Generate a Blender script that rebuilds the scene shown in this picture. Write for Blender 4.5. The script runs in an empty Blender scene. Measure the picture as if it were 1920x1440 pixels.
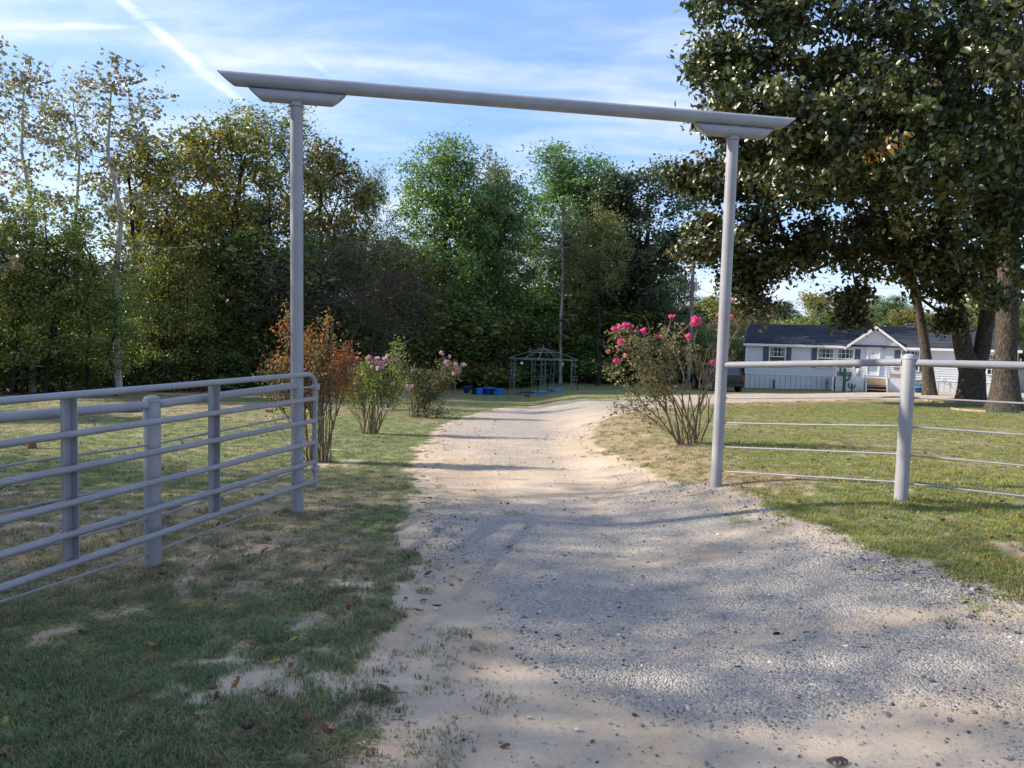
import bpy, math, random
import numpy as np
from mathutils import Vector, Matrix
sc = bpy.context.scene
col = sc.collection
random.seed(7)
rs = np.random.RandomState(11)

# ------------------------------------------------------------------ camera
FPX = 1430.0                       # focal length in photo pixels (1920 wide)
PITCH = math.atan(97 / FPX); ROLL = math.radians(1.36); EYE = 1.65
cF = np.array([0, math.cos(PITCH), -math.sin(PITCH)]); r0 = np.array([1.0, 0, 0]); u0 = np.array([0, math.sin(PITCH), math.cos(PITCH)])
cR = r0 * math.cos(ROLL) + u0 * math.sin(ROLL); cU = u0 * math.cos(ROLL) - r0 * math.sin(ROLL)
cam = bpy.data.cameras.new('camera'); camo = bpy.data.objects.new('camera', cam); col.objects.link(camo)
cam.sensor_width = 36; cam.lens = 36 * FPX / 1920; cam.clip_start = .05; cam.clip_end = 3000
m3 = Matrix(((cR[0], cU[0], -cF[0]), (cR[1], cU[1], -cF[1]), (cR[2], cU[2], -cF[2])))
camo.matrix_world = Matrix.Translation((0, 0, EYE)) @ m3.to_4x4()
sc.camera = camo

# ------------------------------------------------------------------ light
SUN_EL = 31.0; SUN_AZ = 276.0      # degrees, azimuth clockwise from +Y
sd_ = Vector((math.cos(math.radians(SUN_EL)) * math.sin(math.radians(SUN_AZ)), math.cos(math.radians(SUN_EL)) * math.cos(math.radians(SUN_AZ)), math.sin(math.radians(SUN_EL))))
sun = bpy.data.lights.new('sun', 'SUN'); sun.energy = 3.7; sun.angle = math.radians(.6); sun.color = (1, .91, .77)
suno = bpy.data.objects.new('sun', sun); col.objects.link(suno)
suno.rotation_euler = sd_.to_track_quat('Z', 'Y').to_euler()
sc.view_settings.view_transform = 'Standard'; sc.view_settings.look = 'None'
sc.view_settings.exposure = 1.2; sc.view_settings.gamma = 1; sc.view_settings.use_curve_mapping = False
SKY_STRENGTH = .12

def nd(nt, typ, props=None, **inp):
    n = nt.nodes.new(typ)
    for k, v in (props or {}).items(): setattr(n, k, v)
    for k, v in inp.items():
        key = int(k[1:]) if k[0] == 'i' and k[1:].isdigit() else k.replace('_', ' ')
        s = n.inputs[key]
        if isinstance(v, bpy.types.NodeSocket): nt.links.new(v, s)
        else: s.default_value = v
    return n
def mth(nt, op, a, b=0.0, c=None, clamp=False):
    n = nt.nodes.new('ShaderNodeMath'); n.operation = op; n.use_clamp = clamp
    for i, v in enumerate([a, b] + ([c] if c is not None else [])):
        if isinstance(v, bpy.types.NodeSocket): nt.links.new(v, n.inputs[i])
        else: n.inputs[i].default_value = v
    return n.outputs[0]
def vmth(nt, op, a, b=None, out=0):
    n = nt.nodes.new('ShaderNodeVectorMath'); n.operation = op
    for i, v in enumerate([a, b]):
        if v is None: continue
        if isinstance(v, bpy.types.NodeSocket): nt.links.new(v, n.inputs[i])
        elif op == 'SCALE' and i == 1: n.inputs[3].default_value = v
        else: n.inputs[i].default_value = v
    return n.outputs[out]
def mixc(nt, f, a, b):
    n = nt.nodes.new('ShaderNodeMix'); n.data_type = 'RGBA'
    for s, v in ((n.inputs[0], f), (n.inputs[6], a), (n.inputs[7], b)):
        if isinstance(v, bpy.types.NodeSocket): nt.links.new(v, s)
        elif s == n.inputs[0]: s.default_value = v
        else: s.default_value = tuple(v)[:3] + (1,)
    return n.outputs[2]
def smap(nt, v, a, b, c=0.0, d=1.0, kind='SMOOTHSTEP'):
    n = nt.nodes.new('ShaderNodeMapRange'); n.interpolation_type = kind
    nt.links.new(v, n.inputs[0])
    for i, x in zip((1, 2, 3, 4), (a, b, c, d)): n.inputs[i].default_value = x
    return n.outputs[0]

def ray(px, py): return cF + cR * (px - 960) / FPX - cU * (py - 720) / FPX
def P(px, py, Y):                   # survey: the point seen at a photo pixel, Y metres ahead
    d = ray(px, py); return np.array([0, 0, EYE]) + d * (Y / d[1])

w = bpy.data.worlds.new('World'); sc.world = w; w.use_nodes = True
nt = w.node_tree; nt.nodes.clear()
sky = nd(nt, 'ShaderNodeTexSky', dict(sky_type='NISHITA', sun_disc=False, sun_elevation=math.radians(SUN_EL), sun_rotation=math.radians(SUN_AZ), air_density=1.0, dust_density=.6, ozone_density=1.6, altitude=150))
geo = nd(nt, 'ShaderNodeNewGeometry'); D = vmth(nt, 'SCALE', geo.outputs['Incoming'], -1.0)
sep = nd(nt, 'ShaderNodeSeparateXYZ', Vector=D)
zz = mth(nt, 'ADD', mth(nt, 'MAXIMUM', sep.outputs[2], 0.0), .12)
pl = nd(nt, 'ShaderNodeCombineXYZ', X=mth(nt, 'DIVIDE', sep.outputs[0], zz), Y=mth(nt, 'DIVIDE', sep.outputs[1], zz))
def skynoise(scale, rot, stretch, detail=7.0, rough=.55, dist=.6, off=(0, 0, 0)):
    mp = nd(nt, 'ShaderNodeMapping', Vector=pl.outputs[0], Rotation=(0, 0, math.radians(rot)), Scale=(scale, scale * stretch, 1), Location=off)
    return nd(nt, 'ShaderNodeTexNoise', Vector=mp.outputs[0], Scale=1.0, Detail=detail, Roughness=rough, Distortion=dist).outputs[0]
n1 = skynoise(.55, 28, 2.4, off=(3.1, 1.7, 0)); n2 = skynoise(1.7, 20, 2.6, off=(1, 5, 0)); n3 = skynoise(6.0, 35, 1.6, off=(7, 2, 0))
cl = mth(nt, 'ADD', mth(nt, 'MULTIPLY', n1, .62), mth(nt, 'ADD', mth(nt, 'MULTIPLY', n2, .30), mth(nt, 'MULTIPLY', n3, .10)))
cl = smap(nt, cl, .41, .73)
def contrail(pa, pb, wd, t0, t1, f0, f1, strength):
    a = Vector(ray(*pa)).normalized(); b = Vector(ray(*pb)).normalized()
    n = a.cross(b).normalized(); e = (b - a * a.dot(b)).normalized(); L = a.angle(b)
    wob = mth(nt, 'MULTIPLY', mth(nt, 'SUBTRACT', n3, .5), .006)
    dist = mth(nt, 'ABSOLUTE', mth(nt, 'ADD', vmth(nt, 'DOT_PRODUCT', D, tuple(n), out=1), wob))
    along = mth(nt, 'ARCTAN2', vmth(nt, 'DOT_PRODUCT', D, tuple(e), out=1), vmth(nt, 'DOT_PRODUCT', D, tuple(a), out=1))
    al = mth(nt, 'DIVIDE', along, L)
    prof = mth(nt, 'POWER', smap(nt, dist, wd * 1.15, 0.0), 1.5)
    rng = mth(nt, 'MULTIPLY', smap(nt, al, t0, t1), smap(nt, al, f1, f0))
    tex = smap(nt, n3, .25, .65, .15, 1.0)
    return mth(nt, 'MULTIPLY', mth(nt, 'MULTIPLY', prof, rng), mth(nt, 'MULTIPLY', tex, strength))
c1 = contrail((228, 0), (330, 88), .0085, -1.5, -1.0, 1.0, 3.4, .62)
c2 = contrail((0, 49), (270, 50), .0045, -1.2, -.4, .7, 1.1, .6)
c3 = contrail((580, 112), (650, 162), .006, -.2, .3, .6, 1.3, .25)
c4 = contrail((395, 150), (450, 190), .006, -1.0, .0, .6, 1.2, .45)
trail = mth(nt, 'MAXIMUM', c1, mth(nt, 'MAXIMUM', mth(nt, 'MAXIMUM', c2, c3), c4))
hz = smap(nt, sep.outputs[2], -.02, .25, .25, 0.0)
cl = mth(nt, 'MAXIMUM', mth(nt, 'MULTIPLY', cl, .72), hz)
skyc = vmth(nt, 'SCALE', sky.outputs[0], SKY_STRENGTH)
skyc = mixc(nt, .55, skyc, (.115, .215, .47))
cloud = mixc(nt, cl, skyc, (.54, .545, .57))
cloud = mixc(nt, trail, cloud, (.62, .68, .76))
bg = nd(nt, 'ShaderNodeBackground', Color=cloud, Strength=1.0)
out = nd(nt, 'ShaderNodeOutputWorld'); nt.links.new(bg.outputs[0], out.inputs[0])

# ------------------------------------------------------------------ numeric helpers
def sst(a, b, x): t = np.clip((x - a) / (b - a), 0, 1); return t * t * (3 - 2 * t)
def hsh(ix, iy, seed):
    n = (ix.astype(np.int64) * 374761393 + iy.astype(np.int64) * 668265263 + seed * 1274126177) & 0xffffffff
    n = ((n ^ (n >> 13)) * 1274126177) & 0xffffffff
    return ((n ^ (n >> 16)) & 0xffff) / 65535.0
def vnoise(x, y, seed=0):
    x = np.asarray(x, float); y = np.asarray(y, float)
    ix = np.floor(x); iy = np.floor(y); fx = x - ix; fy = y - iy; fx = fx * fx * (3 - 2 * fx); fy = fy * fy * (3 - 2 * fy)
    a = hsh(ix, iy, seed); b = hsh(ix + 1, iy, seed); c = hsh(ix, iy + 1, seed); d = hsh(ix + 1, iy + 1, seed)
    return (a * (1 - fx) + b * fx) * (1 - fy) + (c * (1 - fx) + d * fx) * fy
def fbm(x, y, seed=0, octv=4):
    s = 0; a = .5; t = 0
    for i in range(octv): s = s + a * vnoise(x, y, seed + i); t += a; a *= .5; x = x * 2.03 + 11.3; y = y * 2.03 + 5.7
    return s / t

def height(x, y):                   # the lie of the land
    x = np.asarray(x, float); y = np.asarray(y, float)
    L = .05 * np.maximum(y - 7, 0); L = np.where(L > 1.8, 1.8 + .35 * (1 - np.exp(-np.maximum(L - 1.8, 0) / .35)), L)
    z = -L + .3 * sst(.6, 3, x) + .02 * np.clip(x - 16, 0, 30) + .26 * np.exp(-((x - 21) / 9) ** 2 - ((y - 35) / 6) ** 2)
    z = z + .03 * (fbm(x * .6 + 9, y * .6, 5) - .5) * sst(1, 4, y)
    return z
def hz1(x, y): return float(height(x, y))
def gnd(px, py):                    # survey: where a photo pixel's line of sight meets the ground
    d = ray(px, py); t = .6; c = np.array([0, 0, EYE])
    while t < 500:
        q = c + d * t
        if q[2] < hz1(q[0], q[1]): break
        t *= 1.02
    a, b = t / 1.02, t
    for _ in range(22):
        m = (a + b) / 2; q = c + d * m
        if q[2] < hz1(q[0], q[1]): b = m
        else: a = m
    return c + d * b

# ------------------------------------------------------------------ object helpers
def tag(o, label=None, cat=None, group=None, kind=None):
    if label: o['label'] = label
    if cat: o['category'] = cat
    if group: o['group'] = group
    if kind: o['kind'] = kind
    return o
def empty(name, loc, rz=0, **k):
    o = bpy.data.objects.new(name, None); col.objects.link(o); o.location = tuple(loc); o.rotation_euler = (0, 0, rz); o.empty_display_size = .1
    return tag(o, **k)
def link(name, me, parent=None, **k):
    o = bpy.data.objects.new(name, me); col.objects.link(o); o.parent = parent
    return tag(o, **k)
def npmesh(name, V, T, mat, color=None, smooth=False, quads=False):
    me = bpy.data.meshes.new(name); V = np.asarray(V, np.float32); T = np.asarray(T, np.int32); k = T.shape[1]
    me.vertices.add(len(V)); me.vertices.foreach_set('co', V.ravel())
    me.loops.add(T.size); me.loops.foreach_set('vertex_index', T.ravel())
    me.polygons.add(len(T)); me.polygons.foreach_set('loop_start', np.arange(0, T.size, k, dtype=np.int32)); me.polygons.foreach_set('loop_total', np.full(len(T), k, np.int32))
    me.update(calc_edges=True)
    if smooth: me.polygons.foreach_set('use_smooth', np.ones(len(T), bool))
    if color is not None:
        a = me.color_attributes.new('tint', 'FLOAT_COLOR', 'POINT'); c = np.ones((len(V), 4), np.float32); c[:, :3] = color; a.data.foreach_set('color', c.ravel())
    if mat: me.materials.append(mat)
    return me

class MB:
    def __init__(s): s.v = []; s.f = []
    def add(s, vs, fs):
        b = len(s.v); s.v += [tuple(v) for v in vs]; s.f += [tuple(i + b for i in f) for f in fs]; return s
    def box(s, lo, hi):
        (a, b, c), (d, e, f) = lo, hi
        return s.add([(a, b, c), (d, b, c), (d, e, c), (a, e, c), (a, b, f), (d, b, f), (d, e, f), (a, e, f)],
                     [(0, 3, 2, 1), (4, 5, 6, 7), (0, 1, 5, 4), (1, 2, 6, 5), (2, 3, 7, 6), (3, 0, 4, 7)])
    def bar(s, p, q, w, h, up=(0, 0, 1)):    # a straight rectangular bar
        p = Vector(p); q = Vector(q); d = (q - p).normalized(); u = Vector(up)
        if abs(d.dot(u)) > .97: u = Vector((0, 1, 0))
        x = d.cross(u).normalized(); y = x.cross(d).normalized()
        vs = [c + x * sx * w / 2 + y * sy * h / 2 for c in (p, q) for sx, sy in ((-1, -1), (1, -1), (1, 1), (-1, 1))]
        return s.add(vs, [(0, 3, 2, 1), (4, 5, 6, 7), (0, 1, 5, 4), (1, 2, 6, 5), (2, 3, 7, 6), (3, 0, 4, 7)])
    def tube(s, pts, r, n=12, caps=True):
        pts = [Vector(p) for p in pts]; rr = r if isinstance(r, (list, tuple)) else [r] * len(pts)
        prev = None; rings = []
        for i, p in enumerate(pts):
            d = (pts[min(i + 1, len(pts) - 1)] - pts[max(i - 1, 0)]).normalized()
            if prev is None: x = d.orthogonal().normalized()
            else: x = (prev - d * prev.dot(d)).normalized()
            prev = x; y = d.cross(x)
            rings.append([p + (x * math.cos(2 * math.pi * k / n) + y * math.sin(2 * math.pi * k / n)) * rr[i] for k in range(n)])
        vs = [v for rg in rings for v in rg]; fs = []
        for i in range(len(rings) - 1):
            for k in range(n): fs.append((i * n + k, i * n + (k + 1) % n, (i + 1) * n + (k + 1) % n, (i + 1) * n + k))
        if caps: fs.append(tuple(range(n))[::-1]); fs.append(tuple(range(len(vs) - n, len(vs))))
        return s.add(vs, fs)
    def lathe(s, prof, n=20, c=(0, 0, 0), sx=1, sy=1):
        vs = [(c[0] + r * math.cos(2 * math.pi * k / n) * sx, c[1] + r * math.sin(2 * math.pi * k / n) * sy, c[2] + z) for r, z in prof for k in range(n)]
        fs = [(i * n + k, i * n + (k + 1) % n, (i + 1) * n + (k + 1) % n, (i + 1) * n + k) for i in range(len(prof) - 1) for k in range(n)]
        fs.append(tuple(range(n))[::-1]); fs.append(tuple(range(len(vs) - n, len(vs))))
        return s.add(vs, fs)
    def prism(s, poly, ext):
        ext = Vector(ext); n = len(poly); vs = [Vector(p) for p in poly] + [Vector(p) + ext for p in poly]
        return s.add(vs, [tuple(range(n))[::-1], tuple(range(n, 2 * n))] + [(i, (i + 1) % n, n + (i + 1) % n, n + i) for i in range(n)])
    def build(s, name, mat, parent=None, smooth=False, bevel=0, **k):
        me = bpy.data.meshes.new(name); me.from_pydata(s.v, [], s.f); me.update()
        import bmesh
        bm = bmesh.new(); bm.from_mesh(me); bmesh.ops.recalc_face_normals(bm, faces=bm.faces); bm.to_mesh(me); bm.free()
        if smooth:
            me.polygons.foreach_set('use_smooth', [True] * len(me.polygons)); me.update()
            try: me.set_sharp_from_angle(angle=math.radians(40))
            except Exception: pass
        me.materials.append(mat)
        o = link(name, me, parent, **k)
        if bevel:
            b = o.modifiers.new('bevel', 'BEVEL'); b.width = bevel; b.segments = 2; b.limit_method = 'ANGLE'
        return o
def shapes(name, me, parent, **k): return link(name, me, parent, **k)

# ------------------------------------------------------------------ materials
def newmat(name):
    m = bpy.data.materials.new(name); m.use_nodes = True; m.node_tree.nodes.clear(); return m, m.node_tree
def finish(m, nt, sh, disp=None):
    o = nt.nodes.new('ShaderNodeOutputMaterial'); nt.links.new(sh, o.inputs[0]); return m
def bump(nt, h, strength=.3, dist=.01):
    return nd(nt, 'ShaderNodeBump', Height=h, Strength=strength, Distance=dist).outputs[0]
def plain(name, c, rough=.6, var=.12, scale=6, bmp=.1, metal=0, bdist=.004, grime=None):
    m, nt = newmat(name); tc = nd(nt, 'ShaderNodeTexCoord')
    n = nd(nt, 'ShaderNodeTexNoise', Vector=tc.outputs['Object'], Scale=scale, Detail=5.0, Roughness=.6)
    f = smap(nt, n.outputs[0], .3, .7, kind='LINEAR')
    lo = [x * (1 - var) for x in c]; hi = [min(1, x * (1 + var)) for x in c]
    cc = mixc(nt, f, lo, hi)
    if grime:
        g = nd(nt, 'ShaderNodeTexNoise', Vector=tc.outputs['Object'], Scale=scale * .35, Detail=8.0, Roughness=.7)
        cc = mixc(nt, smap(nt, g.outputs[0], .52, .75, 0, .6), cc, grime)
    n2 = nd(nt, 'ShaderNodeTexNoise', Vector=tc.outputs['Object'], Scale=scale * 9, Detail=4.0)
    b = nd(nt, 'ShaderNodeBsdfPrincipled', Base_Color=cc, Roughness=rough, Metallic=metal, Normal=bump(nt, n2.outputs[0], bmp, bdist))
    return finish(m, nt, b.outputs[0])
def leafmat(name, trans=.35, rough=.42, spec=.5, hue=.02):
    m, nt = newmat(name)
    a = nd(nt, 'ShaderNodeAttribute', dict(attribute_name='tint'))
    oi = nd(nt, 'ShaderNodeObjectInfo')
    hs = nd(nt, 'ShaderNodeHueSaturation', Color=a.outputs['Color'], Hue=smap(nt, oi.outputs['Random'], 0, 1, .5 - hue, .5 + hue, 'LINEAR'), Value=smap(nt, oi.outputs['Random'], 0, 1, .85, 1.15, 'LINEAR'))
    b = nd(nt, 'ShaderNodeBsdfPrincipled', Base_Color=hs.outputs[0], Roughness=rough, Specular_IOR_Level=spec)
    tcol = nd(nt, 'ShaderNodeHueSaturation', Color=hs.outputs[0], Saturation=1.15, Value=1.7)
    t = nd(nt, 'ShaderNodeBsdfTranslucent', Color=tcol.outputs[0])
    mx = nd(nt, 'ShaderNodeMixShader', i0=trans, i1=b.outputs[0], i2=t.outputs[0])
    return finish(m, nt, mx.outputs[0])
def barkmat(name, c1, c2, scale=7, stretch=.25, bdist=.03):
    m, nt = newmat(name); tc = nd(nt, 'ShaderNodeTexCoord')
    mp = nd(nt, 'ShaderNodeMapping', Vector=tc.outputs['Object'], Scale=(scale, scale, scale * stretch))
    v = nd(nt, 'ShaderNodeTexVoronoi', dict(feature='DISTANCE_TO_EDGE'), Vector=vmth(nt, 'ADD', mp.outputs[0], nd(nt, 'ShaderNodeTexNoise', Vector=mp.outputs[0], Scale=2.0, Detail=3.0).outputs['Color']), Scale=2.4)
    n = nd(nt, 'ShaderNodeTexNoise', Vector=mp.outputs[0], Scale=2.0, Detail=8.0, Roughness=.7, Distortion=.4)
    h = mth(nt, 'ADD', mth(nt, 'MULTIPLY', smap(nt, v.outputs[0], 0, .5), .28), mth(nt, 'MULTIPLY', n.outputs[0], .85))
    cc = mixc(nt, smap(nt, h, .25, .95), c1, c2)
    b = nd(nt, 'ShaderNodeBsdfPrincipled', Base_Color=cc, Roughness=.9, Specular_IOR_Level=.2, Normal=bump(nt, h, .9, bdist))
    return finish(m, nt, b.outputs[0])

M = {}
def paintmat():
    m, nt = newmat('grey_paint'); tc = nd(nt, 'ShaderNodeTexCoord')
    n = nd(nt, 'ShaderNodeTexNoise', Vector=tc.outputs['Object'], Scale=3.0, Detail=6.0, Roughness=.65)
    cc = mixc(nt, smap(nt, n.outputs[0], .35, .7), (.255, .25, .27), (.315, .31, .33))
    sp = nd(nt, 'ShaderNodeTexNoise', Vector=tc.outputs['Object'], Scale=55.0, Detail=3.0)
    cc = mixc(nt, smap(nt, sp.outputs[0], .70, .78, 0, .5), cc, (.16, .13, .11))
    mp = nd(nt, 'ShaderNodeMapping', Vector=tc.outputs['Object'], Scale=(25, 25, 10))
    drip = nd(nt, 'ShaderNodeTexNoise', Vector=mp.outputs[0], Scale=1.0, Detail=4.0, Roughness=.6)
    b = nd(nt, 'ShaderNodeBsdfPrincipled', Base_Color=cc, Roughness=.42, Specular_IOR_Level=.45, Normal=bump(nt, drip.outputs[0], .35, .004))
    return finish(m, nt, b.outputs[0])
M['paint'] = paintmat()
M['bark_oak'] = barkmat('oak_bark', (.025, .02, .016), (.20, .165, .135), 8, .3, .035)
M['bark_dark'] = barkmat('dark_bark', (.018, .015, .012), (.085, .07, .056), 9, .3, .02)
M['bark_pale'] = barkmat('pale_bark', (.30, .28, .25), (.62, .59, .54), 4, .5, .008)
M['twig'] = barkmat('grey_twig', (.07, .058, .048), (.20, .17, .145), 12, .4, .01)
M['stem'] = barkmat('tan_stem', (.13, .095, .062), (.33, .26, .18), 20, .2, .004)
M['leaf'] = leafmat('leaf', .34, .38, .6); M['leaf_gloss'] = leafmat('glossy_leaf', .20, .36, .7); M['leaf_shrub'] = leafmat('shrub_leaf', .38, .45, .5); M['petal'] = leafmat('petal', .3, .6, .2, .005)
M['dry_leaf'] = leafmat('dry_leaf', .2, .6, .3)
M['white'] = plain('white_vinyl', (.66, .68, .71), .5, .04, 2, .05)
M['white_trim'] = plain('white_trim', (.80, .80, .80), .45, .03, 3, .05)
M['skirt'] = plain('white_skirting', (.64, .65, .67), .55, .08, 1.5, .1, grime=(.40, .37, .32))
M['shutter'] = plain('slate_shutter', (.075, .09, .12), .5, .08, 4, .1)
M['door'] = plain('door_white', (.70, .71, .72), .45, .03)
M['roof'] = None
M['dark'] = plain('dark_interior', (.012, .013, .016), .5, .1)
M['curtain'] = plain('curtain', (.30, .40, .42), .8, .15, 8)
M['ply'] = plain('plywood', (.48, .34, .17), .7, .12, 5, .2)
M['wood_old'] = plain('weathered_wood', (.30, .26, .21), .85, .25, 8, .4, grime=(.15, .13, .1))
M['cactus'] = plain('green_painted_metal', (.015, .10, .07), .45, .15)
M['teal'] = plain('teal_edging', (.02, .09, .07), .5, .2)
M['tan_edge'] = plain('tan_board', (.33, .25, .16), .7, .2)
M['blue'] = plain('blue_plastic', (.02, .16, .55), .35, .1); M['navy'] = plain('navy_plastic', (.008, .03, .14), .35, .1)
M['blackpl'] = plain('black_plastic', (.01, .011, .014), .4, .1); M['aqua'] = plain('aqua_plastic', (.06, .36, .55), .35, .1)
M['iron'] = plain('green_grey_iron', (.16, .20, .21), .5, .15); M['clay'] = plain('red_clay', (.25, .07, .045), .7, .2)
M['fur'] = plain('black_fur', (.01, .01, .01), .8, .2); M['carpaint'] = plain('black_car_paint', (.012, .014, .018), .2, .05)
M['rubber'] = plain('rubber', (.015, .015, .015), .8); M['red'] = plain('red_lens', (.3, .01, .01), .2)
M['galv'] = plain('galvanised_metal', (.4, .42, .44), .4, .1, metal=.7)
M['pole'] = barkmat('pole_wood', (.12, .11, .10), (.32, .30, .27), 5, .08, .01)
M['fencewood'] = plain('fence_planks', (.40, .37, .33), .8, .2, 3, .3)
M['greypl'] = plain('grey_plastic', (.30, .33, .36), .5)
def glassmat():
    m, nt = newmat('window_glass'); g = nd(nt, 'ShaderNodeBsdfGlossy', Roughness=.03, Color=(.9, .95, 1, 1)); t = nd(nt, 'ShaderNodeBsdfTransparent', Color=(.75, .8, .8, 1))
    mx = nd(nt, 'ShaderNodeMixShader', i0=.07, i1=t.outputs[0], i2=g.outputs[0]); return finish(m, nt, mx.outputs[0])
M['glass'] = glassmat()
def roofmat():
    m, nt = newmat('charcoal_shingles'); tc = nd(nt, 'ShaderNodeTexCoord')
    mp = nd(nt, 'ShaderNodeMapping', Vector=tc.outputs['Object'], Scale=(.35, 3.2, 3.2))
    n = nd(nt, 'ShaderNodeTexNoise', Vector=mp.outputs[0], Scale=1.5, Detail=7.0, Roughness=.7)
    n2 = nd(nt, 'ShaderNodeTexNoise', Vector=tc.outputs['Object'], Scale=16.0, Detail=3.0)
    cc = mixc(nt, smap(nt, n.outputs[0], .4, .75), (.022, .026, .036), (.085, .09, .105))
    cc = mixc(nt, smap(nt, n2.outputs[0], .4, .8, 0, .5), cc, (.05, .055, .06))
    b = nd(nt, 'ShaderNodeBsdfPrincipled', Base_Color=cc, Roughness=.9, Specular_IOR_Level=.15, Normal=bump(nt, n2.outputs[0], .5, .01)); return finish(m, nt, b.outputs[0])
M['roof'] = roofmat()

def earthmat():
    m, nt = newmat('earth'); tc = nd(nt, 'ShaderNodeTexCoord'); O = tc.outputs['Object']
    def at(n): return nd(nt, 'ShaderNodeAttribute', dict(attribute_name=n)).outputs['Fac']
    bare, grav, dry, uu, red = at('bare'), at('gravel'), at('dry'), at('track'), at('red')
    def noise(s, d=6.0, r=.6, dist=0.0): return nd(nt, 'ShaderNodeTexNoise', Vector=O, Scale=s, Detail=d, Roughness=r, Distortion=dist).outputs[0]
    nA, nB, nC, nF = noise(1.1), noise(7.0, 7.0, .7), noise(38.0, 4.0, .7), noise(2.6, 5.0)
    # sand
    sand = mixc(nt, smap(nt, nA, .35, .65), (.45, .345, .24), (.57, .455, .34))
    sand = mixc(nt, smap(nt, nC, .35, .75, 0, .35), sand, (.33, .26, .19))
    sand = mixc(nt, mth(nt, 'MULTIPLY', red, smap(nt, nB, .3, .6)), sand, (.40, .235, .13))
    # gravel: small crushed stones, cells with their own grey
    v1 = nd(nt, 'ShaderNodeTexVoronoi', Vector=O, Scale=85.0, Randomness=1.0)
    v2 = nd(nt, 'ShaderNodeTexVoronoi', Vector=O, Scale=25.0, Randomness=1.0)
    vs = nd(nt, 'ShaderNodeSeparateColor', Color=v1.outputs['Color'])
    gcol = mixc(nt, smap(nt, vs.outputs[0], 0, 1, 0, 1, 'LINEAR'), (.155, .145, .135), (.58, .54, .49))
    gcol = mixc(nt, smap(nt, vs.outputs[1], .84, .96, 0, .8), gcol, (.075, .08, .095))
    gcol = mixc(nt, smap(nt, nB, .38, .66, .2, .8), gcol, (.42, .37, .31))
    gm = mth(nt, 'ADD', grav, mth(nt, 'MULTIPLY', mth(nt, 'SUBTRACT', nB, .5), 1.1))
    gm = mth(nt, 'ADD', gm, mth(nt, 'MULTIPLY', mth(nt, 'SUBTRACT', vs.outputs[2], .5), .6))
    gm = smap(nt, gm, .32, .85, 0, .92)
    soil = mixc(nt, gm, sand, gcol)
    # turf
    g1 = mixc(nt, smap(nt, nF, .35, .65), (.12, .15, .06), (.19, .20, .075))
    g1 = mixc(nt, smap(nt, nC, .4, .7, 0, .55), g1, (.22, .21, .09))
    dm = smap(nt, mth(nt, 'ADD', dry, mth(nt, 'MULTIPLY', mth(nt, 'SUBTRACT', nB, .5), .9)), .3, .75)
    g1 = mixc(nt, dm, g1, mixc(nt, smap(nt, nC, .3, .7), (.22, .165, .10), (.37, .29, .18)))
    bm = mth(nt, 'ADD', bare, mth(nt, 'MULTIPLY', mth(nt, 'SUBTRACT', nB, .5), .7)); bm = mth(nt, 'ADD', bm, mth(nt, 'MULTIPLY', mth(nt, 'SUBTRACT', nC, .5), .7))
    bm = smap(nt, bm, .30, .70)
    cc = mixc(nt, bm, g1, soil)
    # relief
    stone = mth(nt, 'SUBTRACT', 1.0, mth(nt, 'MULTIPLY', v1.outputs['Distance'], 1.3))
    wv = nd(nt, 'ShaderNodeMath', dict(operation='SINE')); nt.links.new(mth(nt, 'ADD', mth(nt, 'MULTIPLY', uu, 260.0), mth(nt, 'MULTIPLY', nF, 14.0)), wv.inputs[0])
    trk = mth(nt, 'MULTIPLY', wv.outputs[0], mth(nt, 'SUBTRACT', 1.0, gm))
    h = mth(nt, 'ADD', mth(nt, 'MULTIPLY', mth(nt, 'MULTIPLY', stone, gm), 1.0), mth(nt, 'ADD', mth(nt, 'MULTIPLY', nC, .5), mth(nt, 'MULTIPLY', nB, 1.2)))
    h = mth(nt, 'ADD', h, mth(nt, 'MULTIPLY', trk, mth(nt, 'MULTIPLY', mth(nt, 'MULTIPLY', at('rut'), smap(nt, nF, .4, .65)), .13)))
    b = nd(nt, 'ShaderNodeBsdfPrincipled', Base_Color=cc, Roughness=.92, Specular_IOR_Level=.15, Normal=bump(nt, h, .8, .014))
    return finish(m, nt, b.outputs[0])
M['earth'] = earthmat()

# ------------------------------------------------------------------ ground and driveway
left_px = [(640, 1560), (700, 1440), (740, 1330), (775, 1200), (800, 1120), (812, 1050), (805, 990), (792, 930), (790, 875), (802, 835), (832, 803), (885, 780), (950, 764), (1040, 754), (1120, 749), (1200, 745), (1300, 741), (1420, 738), (1600, 736), (1760, 735), (1930, 735)]
right_px = [(2500, 1400), (2100, 1210), (1920, 1140), (1800, 1104), (1700, 1072), (1600, 1035), (1520, 1000), (1460, 968), (1400, 940), (1330, 920), (1250, 904), (1180, 880), (1125, 848), (1100, 818), (1108, 795), (1145, 779), (1205, 768), (1300, 760), (1420, 755), (1600, 750), (1760, 748), (1930, 748)]
Lp = [np.array([-1.2, -6.]), np.array([-1.0, 0.])] + [gnd(*p)[:2] for p in left_px]
Rp = [np.array([8., -6.]), np.array([6., 2.])] + [gnd(*p)[:2] for p in right_px]
Lp.append(np.array([60., Lp[-1][1]])); Rp.append(np.array([60., Rp[-1][1]]))
def refine(pl):
    o = []
    for a, b in zip(pl[:-1], pl[1:]):
        for t in (0, .5): o.append(a * (1 - t) + b * t)
    return np.array(o + [pl[-1]])
Lp = refine(Lp); Rp = refine(Rp)
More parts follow.
